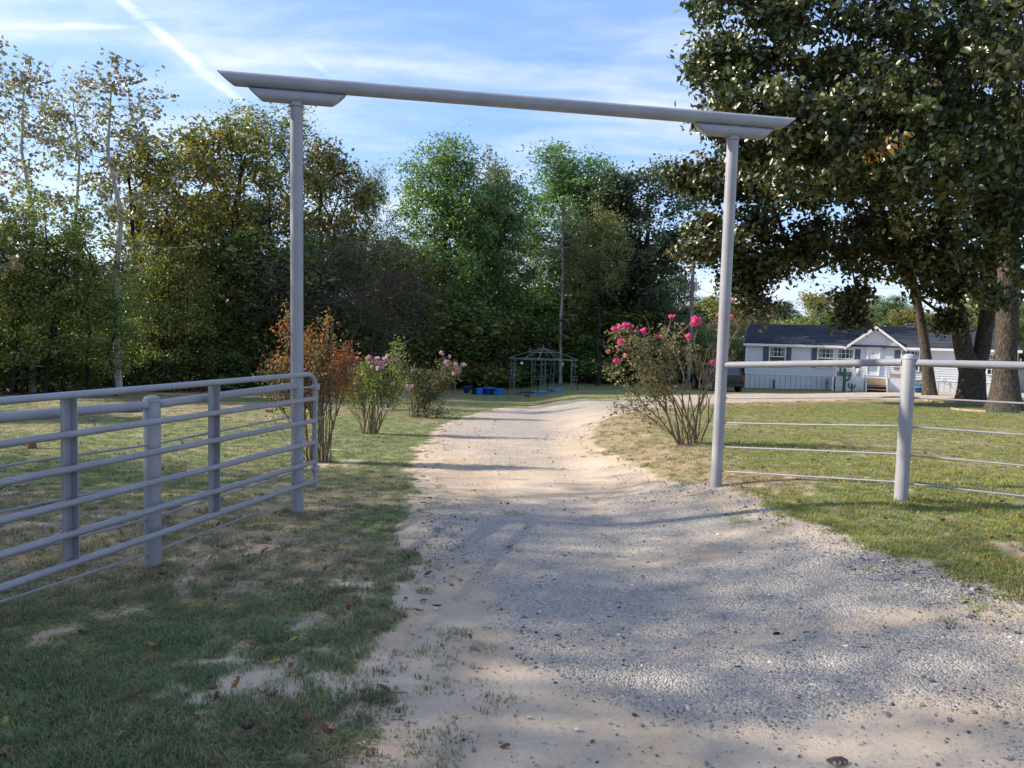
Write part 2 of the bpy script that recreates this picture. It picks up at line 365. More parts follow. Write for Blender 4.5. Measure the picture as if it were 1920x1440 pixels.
def dline(x, y, pl):
    d = np.full(x.shape, 1e9)
    for a, b in zip(pl[:-1], pl[1:]):
        ab = b - a; t = np.clip(((x - a[0]) * ab[0] + (y - a[1]) * ab[1]) / (ab @ ab + 1e-9), 0, 1)
        d = np.minimum(d, np.hypot(x - a[0] - t * ab[0], y - a[1] - t * ab[1]))
    return d
poly = np.vstack([Lp, Rp[::-1]])
def inside(x, y):
    c = np.zeros(x.shape, bool); n = len(poly)
    for i in range(n):
        x1, y1 = poly[i]; x2, y2 = poly[(i + 1) % n]
        if y1 == y2: continue
        c ^= ((y1 > y) != (y2 > y)) & (x < (x2 - x1) * (y - y1) / (y2 - y1) + x1)
    return c
def road(x, y):
    dl = dline(x, y, Lp); dr = dline(x, y, Rp); ins = inside(x, y)
    return np.where(ins, -np.minimum(dl, dr), np.minimum(dl, dr)), dl / (dl + dr + 1e-6), dl, dr
# gravel patches (+) and sand patches (-) on the driveway: photo pixel, half width and half length in metres, amount
GP = [(960, 1010, 1.0, .55, .5), (1200, 985, 1.1, .5, .55), (880, 975, .5, .35, .3), (960, 800, .85, 3.2, .8), (840, 795, .3, 2.0, .35), (1450, 1060, 1.5, .7, .5), (1600, 1120, 1.3, .6, .45), (1000, 1190, .35, .4, .45),
      (1120, 1110, 1.2, .35, .4), (1700, 1250, .9, .5, .35), (1400, 1180, 1.0, .3, .1), (1250, 1290, .4, .25, .5), (1420, 1400, .35, .2, .35), (1100, 1260, .35, .3, .3), (1550, 1290, .7, .2, .35), (1100, 762, 6, 3.5, .45), (1300, 915, .9, .45, .6), (1150, 1130, .6, .3, .3),
      (1290, 1050, .5, .13, -.7), (1140, 1050, .35, .12, -.35), (880, 1330, .5, .7, -.8), (850, 1140, .35, .5, -.7), (1080, 1400, .75, .25, -.7), (1500, 1185, 1.1, .10, -.5), (900, 900, .8, .8, -.6), (1100, 850, .45, 1.8, -.7), (830, 860, .35, 1.5, -.6), (1700, 1170, .5, .12, -.4), (1650, 1400, .8, .25, -.45), (950, 930, 1.2, .35, -.35), (1040, 920, .9, .4, -.3)]
GP = [(*gnd(a, b)[:2], c, d, e) for a, b, c, d, e in GP]
def gravelf(x, y):
    g = .50 + .55 * (fbm(x * .9, y * .9, 31) - .5) + .5 * (fbm(x * 3.1, y * 3.1, 37) - .5)
    for cx, cy, rx, ry, a in GP: g = g + .9 * a * np.exp(-((x - cx) / rx) ** 2 - ((y - cy) / ry) ** 2)
    return np.clip(g, 0, 1.1)
BP = [(gnd(*p)[:2], r, a) for p, r, a in [((1500, 905), 1.0, .35), ((1250, 860), .6, .35), ((1880, 1035), .35, .75), ((640, 870), .55, .6), ((620, 960), .5, .4), ((480, 1010), .5, .35), ((200, 1140), .45, .45), ((480, 1275), .26, .5), ((420, 1310), .22, .45), ((100, 1200), .4, .3), ((700, 850), .7, .35), ((860, 800), 1.2, .4), ((1170, 800), .8, .3), ((330, 920), .5, .25), ((560, 905), .6, .35), ((1240, 820), .6, .35), ((1780, 765), 2.0, .4)]]
def masks(x, y):
    s, u, dl, dr = road(x, y)
    e = s + .42 * (fbm(x * 1.3, y * 1.3, 3) - .5) + .34 * (fbm(x * 6, y * 6, 8) - .5)
    isl = dl < dr
    wdt = np.where(isl, .28 + .12 * sst(5, 2.5, y), .28)
    verge = sst(wdt, -.02, e)
    n = fbm(x * .8 + 40, y * .8, 21); n2 = fbm(x * 3.3, y * 3.3, 22, 5)
    n4 = fbm(x * 11, y * 11, 27, 3); b = .10 + .6 * np.maximum(n - .50, 0) + .78 * (n2 - .5) + .85 * (n4 - .5)
    # the left verge close to the camera is thin, patchy grass
    b = b + (.14 * sst(1.1, .2, s) + .015) * isl * sst(5.6, 3.8, y)
    for (c, r, a) in BP: b = b + .5 * a * np.exp(-((x - c[0]) ** 2 + (y - c[1]) ** 2) / (r * r))
    b = b - .15 * sst(14, 25, y)
    b = np.clip(np.maximum(b, 0), 0, .9)
    bare = np.clip(np.maximum(b, verge), 0, 1)
    dry = .28 + .75 * (fbm(x * .55 + 7, y * .55, 51) - .5) + .28 * sst(9, 6.5, y) * sst(-.5, -2, x) * sst(4, 5.5, y)
    dry = dry + np.where(x > 0, .12 * sst(5, 8, y) * sst(30, 14, y), 0) + .35 * sst(2.0, .4, s) * (~isl) * sst(6, 8, y)
    dry = dry + .28 * sst(10, 22, y) * sst(0, -5, x) + .22 * sst(6.5, 5, y) * sst(0, -.6, x)
    red = np.where(x > .8, sst(2.6, .5, s) * .55 * sst(.0, .3, s) * sst(6, 7.5, y), 0) + np.where(x < 0, .15, 0) + .8 * np.exp(-((x - BP[2][0][0]) ** 2 + (y - BP[2][0][1]) ** 2) / .3)
    ruts = (np.exp(-((u - .22) / .12) ** 2) + np.exp(-((u - .80) / .10) ** 2)) * sst(6.5, 8.5, y) * sst(22, 15, y)
    grav = gravelf(x, y)
    grav = np.where(s > 0, grav * sst(.55, .0, s) * np.where(isl, .3, 1), grav)
    return dict(bare=bare, gravel=grav, dry=np.clip(dry, 0, 1), track=u, red=np.clip(red, 0, 1), rut=ruts), s, e

yr = [-60, -40, -25, -15, -8, -4, -2, -.5, .5, 1.0]
y_ = 1.3
while y_ < 62: yr.append(y_); y_ += .0115 * (y_ + 1.2)
while y_ < 900: yr.append(y_); y_ *= 1.09
yr = np.array(yr)
sdn = np.linspace(-.82, .82, 300)
so = []; q = .83
while q < 200: so.append(q); q *= 1.10
sc_ = np.concatenate([-np.array(so[::-1]), sdn, np.array(so)])
SX, SY = np.meshgrid(sc_, yr); SX = SX * (np.maximum(SY, 0) + 2.2)
GX, GY = SX.ravel(), SY.ravel(); GZ = height(GX, GY)
mk, sdist, edge = masks(GX, GY)
nc = len(sc_); nr = len(yr)
ii = (np.arange(nr - 1)[:, None] * nc + np.arange(nc - 1)[None, :]).ravel()
Q = np.stack([ii, ii + 1, ii + nc + 1, ii + nc], 1)
def attrs(me, d, idx=None):
    for k, v in d.items():
        a = me.attributes.new(k, 'FLOAT', 'POINT'); a.data.foreach_set('value', (v if idx is None else v[idx]).astype(np.float32))
gz = GZ + .012 * (fbm(GX * 9, GY * 9, 60) - .5) * (GY < 12) 
gsink = gz - .03 * sst(-.05, -.3, edge)
me = npmesh('ground', np.stack([GX, GY, gsink], 1), Q, M['earth'], smooth=True)
attrs(me, mk); link('ground', me, kind='structure')
inr = edge < .03
qs = Q[inr[Q].all(1)]
used = np.unique(qs); remap = -np.ones(len(GX), int); remap[used] = np.arange(len(used))
rz = gz + .004 - .025 * mk['rut'] * sst(0, -.5, sdist) * .5 + .010 * mk['gravel'] * sst(0, -.5, sdist)
me = npmesh('driveway', np.stack([GX, GY, rz], 1)[used], remap[qs], M['earth'], smooth=True)
mk2 = dict(mk); mk2['bare'] = np.maximum(mk['bare'], sst(.03, -.15, edge))
sp = fbm(GX * 2.2, GY * 2.2, 71); mk2['bare'] = np.where((GY > 6) & (GY < 8.6), mk2['bare'] - .5 * sst(.60, .72, sp), mk2['bare'])
attrs(me, mk2, used); link('driveway', me, kind='structure')

# ------------------------------------------------------------------ trees
def palette(name):
    return dict(
        oak=[((0.030, 0.041, 0.013), 5), ((0.051, 0.066, 0.018), 4), ((0.082, 0.090, 0.025), 3), ((0.123, 0.119, 0.033), 1.4), ((0.246, 0.090, 0.016), .10), ((0.098, 0.074, 0.041), .5)],
        green=[((0.077, 0.126, 0.039), 4), ((0.119, 0.182, 0.053), 4), ((0.196, 0.252, 0.070), 2), ((0.280, 0.238, 0.063), .5)],
        bright=[((.085, .135, .050), 4), ((.12, .18, .065), 4), ((.19, .25, .09), 2)],
        dark=[((.040, .060, .030), 5), ((.060, .085, .038), 4), ((.12, .14, .06), 2)],
        yellow=[((0.220, 0.176, 0.033), 3), ((0.154, 0.154, 0.035), 4), ((0.110, 0.132, 0.037), 4), ((0.220, 0.132, 0.033), 1)],
        syc=[((.20, .19, .10), 3), ((.15, .14, .075), 3), ((.15, .17, .07), 3), ((.20, .15, .07), 1)],
        mix=[((0.098, 0.147, 0.045), 4), ((0.168, 0.210, 0.056), 4), ((0.280, 0.280, 0.070), 2), ((0.196, 0.154, 0.056), 1)],
        rust=[((.38, .17, .055), 4), ((.30, .20, .06), 3.5), ((.20, .19, .055), 3.5), ((.42, .15, .06), 1.2)],
        lime=[((.15, .19, .04), 4), ((.22, .25, .06), 3), ((.10, .13, .04), 3)],
        olive=[((.08, .095, .03), 4), ((.13, .13, .04), 2), ((.05, .065, .025), 3), ((.20, .10, .05), .5)],
        redden=[((.09, .105, .04), 4), ((.16, .155, .055), 3), ((.24, .14, .07), 1), ((.20, .20, .08), 2)])[name]
def pick(pal, n, r):
    c = np.array([p[0] for p in pal]); wt = np.array([p[1] for p in pal], float); wt /= wt.sum()
    return c[r.choice(len(pal), n, p=wt)]
def leaves(C, Ln, Wd, colr, r, up=.5, fold=.25, out=None):
    n = len(C); nm = r.normal(size=(n, 3)) + np.array([0, 0, up])
    if out is not None: nm = nm + out * .6
    nm /= np.linalg.norm(nm, axis=1)[:, None]
    a = r.normal(size=(n, 3)); a[:, 2] -= .35; a -= nm * (a * nm).sum(1)[:, None]; a /= np.linalg.norm(a, axis=1)[:, None]
    b = np.cross(nm, a); L = Ln * r.uniform(.6, 1.3, (n, 1)); W = Wd * r.uniform(.6, 1.3, (n, 1))
    V = np.stack([C - a * L * .5, C + b * W * .5 + nm * W * fold + a * L * .08, C + a * L * .5, C - b * W * .5 + nm * W * fold + a * L * .08], 1).reshape(-1, 3)
    i = np.arange(n)[:, None] * 4
    T = np.concatenate([i + [0, 1, 2], i + [0, 2, 3]], 1).reshape(-1, 3)
    return V, T, np.repeat(colr, 4, 0)
def skeleton(start, par, blobs, r, kp=.35, seg=.5, jit=.12, rise=.12):
    """start: trunk nodes with their parents; blobs: ellipsoids (x,y,z,rx,ry,rz,n) that branches grow into"""
    pts = [np.array(p, float) for p in start]; par = list(par); plen = []
    for i, p in enumerate(pts): plen.append(0 if par[i] < 0 else plen[par[i]] + np.linalg.norm(p - pts[par[i]]))
    A = []
    for (x, y, z, a, b, c, n) in blobs:
        u = r.normal(size=(n, 3)); u /= np.linalg.norm(u, axis=1)[:, None]; u *= (r.uniform(0, 1, (n, 1)) ** .42)
        A.append(u * [a, b, c] + [x, y, z])
    A = np.vstack(A); c0 = pts[-1]; A = A[np.argsort(np.linalg.norm(A - np.mean(pts[len(pts) // 2:], 0), axis=1))]
    cap = len(pts) + len(A) * 40; NP = np.zeros((cap, 3)); NP[:len(pts)] = pts; NL = np.zeros(cap); NL[:len(plen)] = plen; n = len(pts); tips = []
    first = max(1, int(len(start) * .35)) if par.count(-1) == 1 else 0
    for a in A:
        d = NP[first:n] - a; dist = np.sqrt((d * d).sum(1)); cost = dist + kp * NL[first:n] + np.maximum(d[:, 2], 0) * .8
        k = first + int(np.argmin(cost)); L = dist[k - first]; m = max(1, int(L / seg)); m = min(m, 36)
        p0 = NP[k].copy(); last = k
        for j in range(1, m + 1):
            t = j / m; q = p0 * (1 - t) + a * t; q[2] += rise * L * math.sin(math.pi * t)
            if j < m: q += r.normal(size=3) * jit * min(1, L)
            NP[n] = q; par.append(last); NL[n] = NL[last] + L / m; last = n; n += 1
        tips.append(last)
    return NP[:n], np.array(par), np.array(tips), NL[:n]
def radii(NP, par, tips, rt, rmin, ex=.5, nstart=0, fixed=None):
    n = len(NP); acc = np.zeros(n); acc[tips] += 1
    for i in range(n - 1, 0, -1):
        if par[i] >= 0: acc[par[i]] += acc[i]
    acc = np.maximum(acc, .5); rr = rt * (acc / acc.max()) ** ex; rr = np.maximum(rr, rmin)
    if fixed is not None: rr[:len(fixed)] = np.maximum(fixed, rr[:len(fixed)] * 0)
    for i in range(1, n):
        if par[i] >= 0: rr[i] = min(rr[i], rr[par[i]])
    return rr
def frusta(P0, P1, R0, R1, sides, r):
    d = P1 - P0; L = np.linalg.norm(d, axis=1)[:, None] + 1e-9; d = d / L
    P1 = P1 + d * np.minimum(R1[:, None] * .6, L * .3)
    h = np.where(np.abs(d[:, 2:3]) > .9, np.array([[1., 0, 0]]), np.array([[0, 0, 1.]])); x = np.cross(d, h); x /= np.linalg.norm(x, axis=1)[:, None]; y = np.cross(d, x)
    k = np.arange(sides) * 2 * math.pi / sides; cs = np.cos(k)[None, :, None]; sn = np.sin(k)[None, :, None]; rg = x[:, None, :] * cs + y[:, None, :] * sn
    A = P0[:, None, :] + rg * R0[:, None, None]; B = P1[:, None, :] + rg * R1[:, None, None]
    V = np.concatenate([A, B], 1).reshape(-1, 3); n = len(P0); b = np.arange(n)[:, None, None] * 2 * sides; j = np.arange(sides)
    q = np.stack([j, (j + 1) % sides, sides + (j + 1) % sides, sides + j], 1)[None]; F = (b + q).reshape(-1, 4)
    return V, F
def woodmesh(name, NP, par, rr, r, mat, twigs=None, mains=None):
    Vs = []; Fs = []; off = 0
    idx = np.where(par >= 0)[0]
    if mains: idx = idx[idx >= mains]
    R1 = rr[idx]; P0 = NP[par[idx]]; P1 = NP[idx]; R0 = np.minimum(rr[par[idx]], R1 * 1.45)
    for lo, hi, s in ((.055, 9, 9), (.018, .055, 6), (0, .018, 3)):
        k = (R1 >= lo) & (R1 < hi)
        if k.any():
            V, F = frusta(P0[k], P1[k], R0[k], R1[k], s, r); Vs.append(V); Fs.append(F + off); off += len(V)
    if twigs is not None:
        A, B, ra = twigs; V, F = frusta(A, B, np.full(len(A), ra), np.full(len(A), ra * .4), 3, r); Vs.append(V); Fs.append(F + off); off += len(V)
    return np.vstack(Vs), np.vstack(Fs)
def trunk_tube(pts, rads, r, n=28, amp=.06, root=.25):
    """closed swept trunk with uneven bark surface and root flare"""
    pts = np.array(pts, float); rads = np.array(rads, float)
    t = np.linspace(0, len(pts) - 1, (len(pts) - 1) * 7 + 1); i = np.minimum(t.astype(int), len(pts) - 2); f = (t - i)[:, None]; f2 = f * f * (3 - 2 * f)
    C = pts[i] * (1 - f) + pts[i + 1] * f; Rr = rads[i] * (1 - f[:, 0]) + rads[i + 1] * f[:, 0]
    k = np.arange(n) * 2 * math.pi / n; V = []
    for j, (c, rd) in enumerate(zip(C, Rr)):
        hgt = c[2] - C[0][2]; fl = 1 + root * math.exp(-hgt / .35) * (1 + .55 * np.sin(k * 5 + 1.3) + .3 * np.sin(k * 3))
        nn = 1 + amp * (vnoise(np.cos(k) * 2.5 + 10 + hgt * .6, np.sin(k) * 2.5 + hgt * 1.6, 5) - .5) * 2 + amp * .6 * (vnoise(k * 6, np.full(n, hgt * 3), 9) - .5)
        V.append(np.stack([c[0] + np.cos(k) * rd * fl * nn, c[1] + np.sin(k) * rd * fl * nn, np.full(n, c[2])], 1))
    V = np.vstack(V); m = len(C); b = np.arange(m - 1)[:, None] * n; j = np.arange(n); F = np.stack([b + j, b + (j + 1) % n, b + n + (j + 1) % n, b + n + j], 2).reshape(-1, 4)
    return V, F
def tree_meshes(kind, trunks, blobs, leaf, r, rt=None, bark='bark_dark', nleaf=60, sig=.35, pal='green', leafLW=(.12, .08), kp=.35, seg=.5, jit=.12, rise=.12, ntw=3, twr=.006, rmin=.010, mat='leaf', dens_low=1.0, ex=.5, skip=0.0, flat=.7):
    start = []; par = []; fixed = []; Vw = []; Fw = []; off = 0
    for tp, tr in trunks:
        V, F = trunk_tube(tp, tr, r); Vw.append(V); Fw.append(F + off); off += len(V)
        b = len(start)
        for i, (p, q) in enumerate(zip(tp[:-1], tp[1:])):
            for t in (0, .25, .5, .75):
                start.append(np.array(p) * (1 - t) + np.array(q) * t); fixed.append(tr[i] * (1 - t) + tr[i + 1] * t); par.append(b - 1 + len(start) - b - 1 if len(start) - b > 1 else -1)
        start.append(np.array(tp[-1])); fixed.append(tr[-1]); par.append(len(start) - 2)
    # several stems share the first as root so that heights sort
    NP, pr, tips, NL = skeleton(start, par, blobs, r, kp, seg, jit, rise)
    rr = radii(NP, pr, tips, rt or trunks[0][1][-1] * 1.0, rmin, ex, fixed=np.array(fixed))
    ctr = NP[tips]; nb = len(NP)
    tw = None
    if ntw:
        A = np.repeat(ctr, ntw, 0); B = A + r.normal(size=A.shape) * sig * np.array([1, 1, .8]); tw = (A, B, twr)
    V, F = woodmesh('w', NP, pr, rr, r, None, tw, mains=len(start)); Vw.append(V); Fw.append(F + off)
    wood = npmesh(kind + '_trunk', np.vstack(Vw), np.vstack(Fw), M[bark], smooth=True)
    # leaves: clumps round the tips and round the thin inner branches
    inner = np.where((rr < .03) & (np.arange(nb) >= len(start)))[0]; inner = r.choice(inner, min(len(inner), len(tips) // 2), replace=False) if len(inner) else []
    cc = np.vstack([ctr, NP[inner]]) if len(inner) else ctr
    if skip: cc = cc[r.uniform(size=len(cc)) > skip]
    cnt = np.maximum(1, (nleaf * r.uniform(.35, 1.6, len(cc))).astype(int))
    ci = np.repeat(np.arange(len(cc)), cnt); base = pick(palette(pal), len(cc), r); C = cc[ci] + r.normal(size=(len(ci), 3)) * sig * np.array([1, 1, flat]) * r.uniform(.6, 1.25, len(cc))[ci][:, None]
    own = pick(palette(pal), len(ci), r); colr = (base[ci] * .55 + own * .45) * r.uniform(.75, 1.3, (len(ci), 1)) * r.uniform(.75, 1.25, len(cc))[ci][:, None]
    mid = np.mean(ctr, 0); outv = C - mid; outv /= np.linalg.norm(outv, axis=1)[:, None] + 1e-6
    V, T, cl_ = leaves(C, leafLW[0], leafLW[1], colr, r, out=outv)
    crown = npmesh(kind + '_crown', V, T, M[mat], cl_)
    return wood, crown
def place(kind, wood, crown, loc, rz=0, s=1, sz=None, **k):
    t = empty(kind, loc, rz, **k); t.scale = (s, s, sz or s)
    link('trunk', wood, t); link('crown', crown, t); return t

# ---- three oaks on the right lawn
oC = gnd(1885, 770); oB = gnd(1822, 752); oA = gnd(1745, 741)
def rel(o, px, py, Y): return P(px, py, Y) - o
def blob(o, px, py, Y, rx, ry, rz, n): p = rel(o, px, py, Y); return (p[0], p[1], p[2], rx, ry, rz, n)
r_ = np.random.RandomState(3)
Y = oC[1]
tp = [(0, 0, -.15), rel(oC, 1884, 690, Y), rel(oC, 1889, 600, Y), rel(oC, 1890, 480, Y), rel(oC, 1893, 350, Y + .3), rel(oC, 1888, 200, Y), rel(oC, 1880, 60, Y)]
q_ = Y / FPX; tr = [v * q_ for v in (30, 19, 18, 17, 15, 12, 8)]
tl = [rel(oC, 1889, 420, Y), rel(oC, 1850, 330, Y - .6), rel(oC, 1820, 240, Y - 1.2), rel(oC, 1760, 130, Y - 2)]
bl = [blob(oC, 1800, 80, Y - 3, 4.2, 4, 3.4, 95), blob(oC, 1580, 60, Y - 2, 3.6, 3.5, 2.9, 85), blob(oC, 1420, 60, Y - 2, 1.9, 2.5, 1.9, 42), blob(oC, 1350, 120, Y - 2, .9, 1.5, .9, 12), blob(oC, 1400, 210, Y - 2.5, 1.5, 2.2, 1.2, 32),
      blob(oC, 1560, 260, Y - 3.2, 2.8, 2.6, 1.6, 58), blob(oC, 1740, 300, Y - 4, 2.4, 2.2, 1.3, 38), blob(oC, 1960, 200, Y - 3, 3.0, 3.5, 3.4, 60), blob(oC, 2150, 200, Y, 4.5, 4.5, 4.5, 60), blob(oC, 1910, 450, Y - 3.5, 1.3, 1.6, 1.3, 22), blob(oC, 1850, 560, Y - 1.2, .5, .7, .35, 6), blob(oC, 1900, -150, Y, 5, 5, 3, 60), blob(oC, 1500, -60, Y, 4, 4, 2, 35)]
wc, cc_ = tree_meshes('oak', [(tp, tr), (tl, [v * q_ for v in (13, 11, 9, 5)])], bl, None, r_, rt=.26, bark='bark_oak', nleaf=76, sig=.30, skip=.10, pal='oak', leafLW=(.225, .155), kp=.25, seg=.55, jit=.16, rise=.10, ntw=3, twr=.009, rmin=.012, mat='leaf_gloss')
place('oak_tree', wc, cc_, oC, label='largest oak with one thick straight trunk at the right edge of the lawn', cat='tree')
Y = oB[1]
tp1 = [(0, 0, -.15), rel(oB, 1822, 700, Y), rel(oB, 1806, 655, Y), rel(oB, 1792, 560, Y), rel(oB, 1780, 460, Y), rel(oB, 1760, 330, Y), rel(oB, 1740, 200, Y)]
tp2 = [rel(oB, 1826, 712, Y), rel(oB, 1840, 660, Y), rel(oB, 1852, 580, Y), rel(oB, 1868, 480, Y), rel(oB, 1885, 350, Y + .5), rel(oB, 1890, 220, Y + 1)]
bl = [blob(oB, 1700, 220, Y, 4.0, 3.5, 3.0, 62), blob(oB, 1850, 300, Y - 1, 3, 3, 2.4, 46), blob(oB, 1700, 440, Y - 2, 1.9, 1.9, 1.2, 30), blob(oB, 1780, 490, Y - 2, 1.9, 1.8, .9, 26), blob(oB, 1860, 520, Y - 1, 1.3, 1.5, .8, 15), blob(oB, 1640, 330, Y - 1, 2.2, 2.2, 1.2, 32), blob(oB, 1765, 600, Y - 1, .55, .8, .35, 8), blob(oB, 1765, 545, Y - 1.5, 1.3, .8, .4, 10), blob(oB, 2020, 300, Y + 1, 4, 4, 4, 40)]
wc, cc_ = tree_meshes('oak_b', [(tp1, [v * Y / FPX for v in (24, 22, 16.5, 14.5, 13, 11, 7)]), (tp2, [v * Y / FPX for v in (15, 14, 13, 11, 9, 6)])], bl, None, r_, rt=.24, bark='bark_oak', nleaf=78, sig=.33, skip=.12, pal='oak', leafLW=(.235, .16), kp=.25, seg=.6, jit=.17, ntw=3, twr=.010, rmin=.014, mat='leaf_gloss')
place('oak_tree', wc, cc_, oB, label='oak whose trunk forks low into two thick stems in front of the white house', cat='tree')
Y = oA[1]
tp = [(0, 0, -.1), rel(oA, 1738, 680, Y), rel(oA, 1730, 620, Y), rel(oA, 1716, 550, Y), rel(oA, 1704, 490, Y), rel(oA, 1690, 400, Y), rel(oA, 1660, 300, Y)]
lb = [rel(oA, 1706, 535, Y), rel(oA, 1650, 522, Y - .5), rel(oA, 1600, 508, Y - 1), rel(oA, 1560, 505, Y - 1.5)]
bl = [blob(oA, 1560, 330, Y - 4, 3.6, 3, 2.4, 56), blob(oA, 1420, 340, Y - 5, 2.6, 2.4, 2.1, 48), blob(oA, 1320, 330, Y - 5, 1.3, 1.6, 1.0, 20), blob(oA, 1335, 440, Y - 5.5, .9, 1.2, .8, 14), blob(oA, 1305, 470, Y - 5.5, .6, .7, .25, 7), blob(oA, 1430, 460, Y - 5, 2.6, 2.2, 1.1, 36), blob(oA, 1540, 480, Y - 4, 2.5, 2, .9, 34), blob(oA, 1400, 530, Y - 5, 1.3, 1.2, .6, 14), blob(oA, 1420, 572, Y - 5, .8, .8, .4, 6),
      blob(oA, 1594, 585, Y - 5, .35, .4, .75, 7), blob(oA, 1600, 550, Y - 4.5, .5, .5, .5, 4), blob(oA, 1660, 430, Y - 2, 2.2, 2, 1.2, 26), blob(oA, 1600, 250, Y - 2, 4, 3, 2.2, 36), blob(oA, 1720, 500, Y - 1, 1.2, 1.2, .6, 9)]
wc, cc_ = tree_meshes('oak_a', [(tp, [v * Y / FPX for v in (12, 9.3, 8.5, 8, 7, 5.5, 4)]), (lb, [v * Y / FPX for v in (5.5, 5, 4, 2.5)])], bl, None, r_, rt=.17, bark='bark_oak', nleaf=66, sig=.33, skip=.12, pal='oak', leafLW=(.24, .165), kp=.22, seg=.6, jit=.18, ntw=3, twr=.011, rmin=.016, mat='leaf_gloss')
place('oak_tree', wc, cc_, oA, label='slim dark oak leaning left with a long low limb in front of the house', cat='tree')

# ---- kinds of trees for the wood's edge (natural sizes in metres)
K = {}
def kind(name, seed, h, trunk_r, crown, **kw):
    r = np.random.RandomState(seed)
    def stem(x, y, top, lean=(0, 0)): return [(x, y, -.2)] + [(x + lean[0] * t + r.normal() * .12, y + lean[1] * t + r.normal() * .12, top * t) for t in (.2, .4, .6, .8, 1.0)]
    n = kw.pop('stems', 1); tr = []
    for i in range(n):
        a = r.uniform(0, 6.28); o = .25 * (n > 1); l = kw.get('lean', .5) * (n > 1) * h * .18
        tr.append((stem(math.cos(a) * o, math.sin(a) * o, h * kw.get('bole', .8), (math.cos(a) * l, math.sin(a) * l)), [trunk_r * x for x in (1, .85, .72, .58, .4, .2)]))
    kw.pop('lean', None); kw.pop('bole', None)
    K[name] = tree_meshes(name, tr, crown, None, r, rt=trunk_r * .55, **kw) + (h,)
kind('big', 1, 15, .26, [(0, 0, 8, 3.2, 3.2, 5.6, 150), (-1.2, 0, 11.5, 2.0, 2, 2.8, 50), (1.4, .5, 10, 2.2, 2, 3, 60), (0, 0, 13.3, 1.2, 1.2, 1.6, 22), (0, 0, 4, 3, 3, 2, 30)], nleaf=63, sig=0.413, pal='green', leafLW=(0.198, 0.112), ntw=2, bole=.85)
kind('pointed', 2, 15, .22, [(0, 0, 10, 2.3, 2.3, 4.2, 110), (.8, 0, 12.8, 1.4, 1.3, 1.9, 34), (-.9, .2, 12.5, 1.2, 1.2, 1.8, 30), (0, 0, 6, 2.4, 2.4, 3, 40)], nleaf=61, sig=0.361, pal='bright', leafLW=(0.198, 0.092), ntw=2, bole=.9)
kind('roundoak', 3, 13, .24, [(0, 0, 8.6, 2.8, 2.8, 3.2, 70), (-1.7, 0, 10.2, 1.3, 1.3, 1.4, 22), (1.5, .4, 11.2, 1.2, 1.2, 1.4, 24), (2.0, 0, 7.4, 1.7, 1.6, 1.4, 24), (-2, 0, 6, 1.6, 1.6, 1.4, 24), (0, 0, 4, 2.4, 2.4, 1.8, 30)], nleaf=71, sig=0.361, pal='dark', leafLW=(0.185, 0.132), ntw=3, bole=.8)
kind('golden', 4, 12, .18, [(0, 0, 8.3, 2.6, 2.6, 3.0, 90), (.6, 0, 10.6, 1.4, 1.4, 1.2, 26), (0, 0, 5, 2.2, 2.2, 2.2, 30)], nleaf=35, sig=0.361, pal='yellow', leafLW=(0.198, 0.145), ntw=4, bole=.85, stems=2)
kind('sycamore', 5, 13, .13, [(0, 0, 9.5, 1.9, 1.9, 3.2, 46), (.3, 0, 11.6, 1.3, 1.2, 1.4, 22), (0, 0, 6.5, 2.4, 2.4, 2.0, 10)], nleaf=12, sig=.24, pal='syc', leafLW=(.17, .15), ntw=4, twr=.008, bark='bark_pale', bole=.9, jit=.05, kp=.12, rise=-.03)
kind('feathery', 6, 13, .22, [(0, 0, 9.2, 2.9, 2.9, 3.4, 110), (0, 0, 11.8, 1.8, 1.8, 1.3, 30)], nleaf=45, sig=0.327, pal='mix', leafLW=(0.158, 0.079), ntw=5, twr=.009, bole=.6, kp=.15, rise=.03)
kind('thin', 12, 12, .16, [(0, 0, 8, 2.6, 2.6, 3.4, 120)], nleaf=30, sig=.42, pal='mix', leafLW=(.13, .085), ntw=2, bole=.8)
kind('slender', 7, 9, .085, [(0, 0, 6.5, 1.5, 1.5, 2.4, 55), (.3, 0, 4.0, 1.5, 1.5, 1.3, 24), (0, 0, 2.4, 1.3, 1.3, .8, 10)], nleaf=41, sig=0.310, pal='mix', leafLW=(0.158, 0.099), ntw=3, bole=.85)
kind('thicket', 8, 6, .06, [(0, 0, 3.0, 2.0, 1.7, 2.5, 95), (-.8, .2, 1.1, 1.4, 1.3, .8, 22), (.8, 0, 1.1, 1.4, 1.3, .8, 22)], nleaf=48, sig=0.310, pal='green', leafLW=(0.158, 0.099), ntw=3, bole=.7, stems=3, kp=.1)
kind('limebush', 9, 5, .05, [(0, 0, 2.6, 1.7, 1.5, 2.1, 60), (.4, .2, .9, 1.3, 1.2, .7, 16)], nleaf=41, sig=0.292, pal='mix', leafLW=(0.158, 0.106), ntw=3, bole=.7, stems=3, kp=.1)
kind('bare', 10, 7, .09, [(0, 0, 4.4, 2.6, 2.4, 2.2, 190)], nleaf=5, sig=.4, pal='redden', leafLW=(.09, .05), ntw=9, twr=.008, bark='twig', bole=.5, stems=3, kp=.06, rise=.02, rmin=.012)
kind('redden', 11, 8, .12, [(0, 0, 5.0, 2.4, 2.2, 2.4, 70), (.8, 0, 6.6, 1.2, 1.2, .9, 16)], nleaf=48, sig=0.327, pal='yellow', leafLW=(0.185, 0.132), ntw=3, bole=.75)

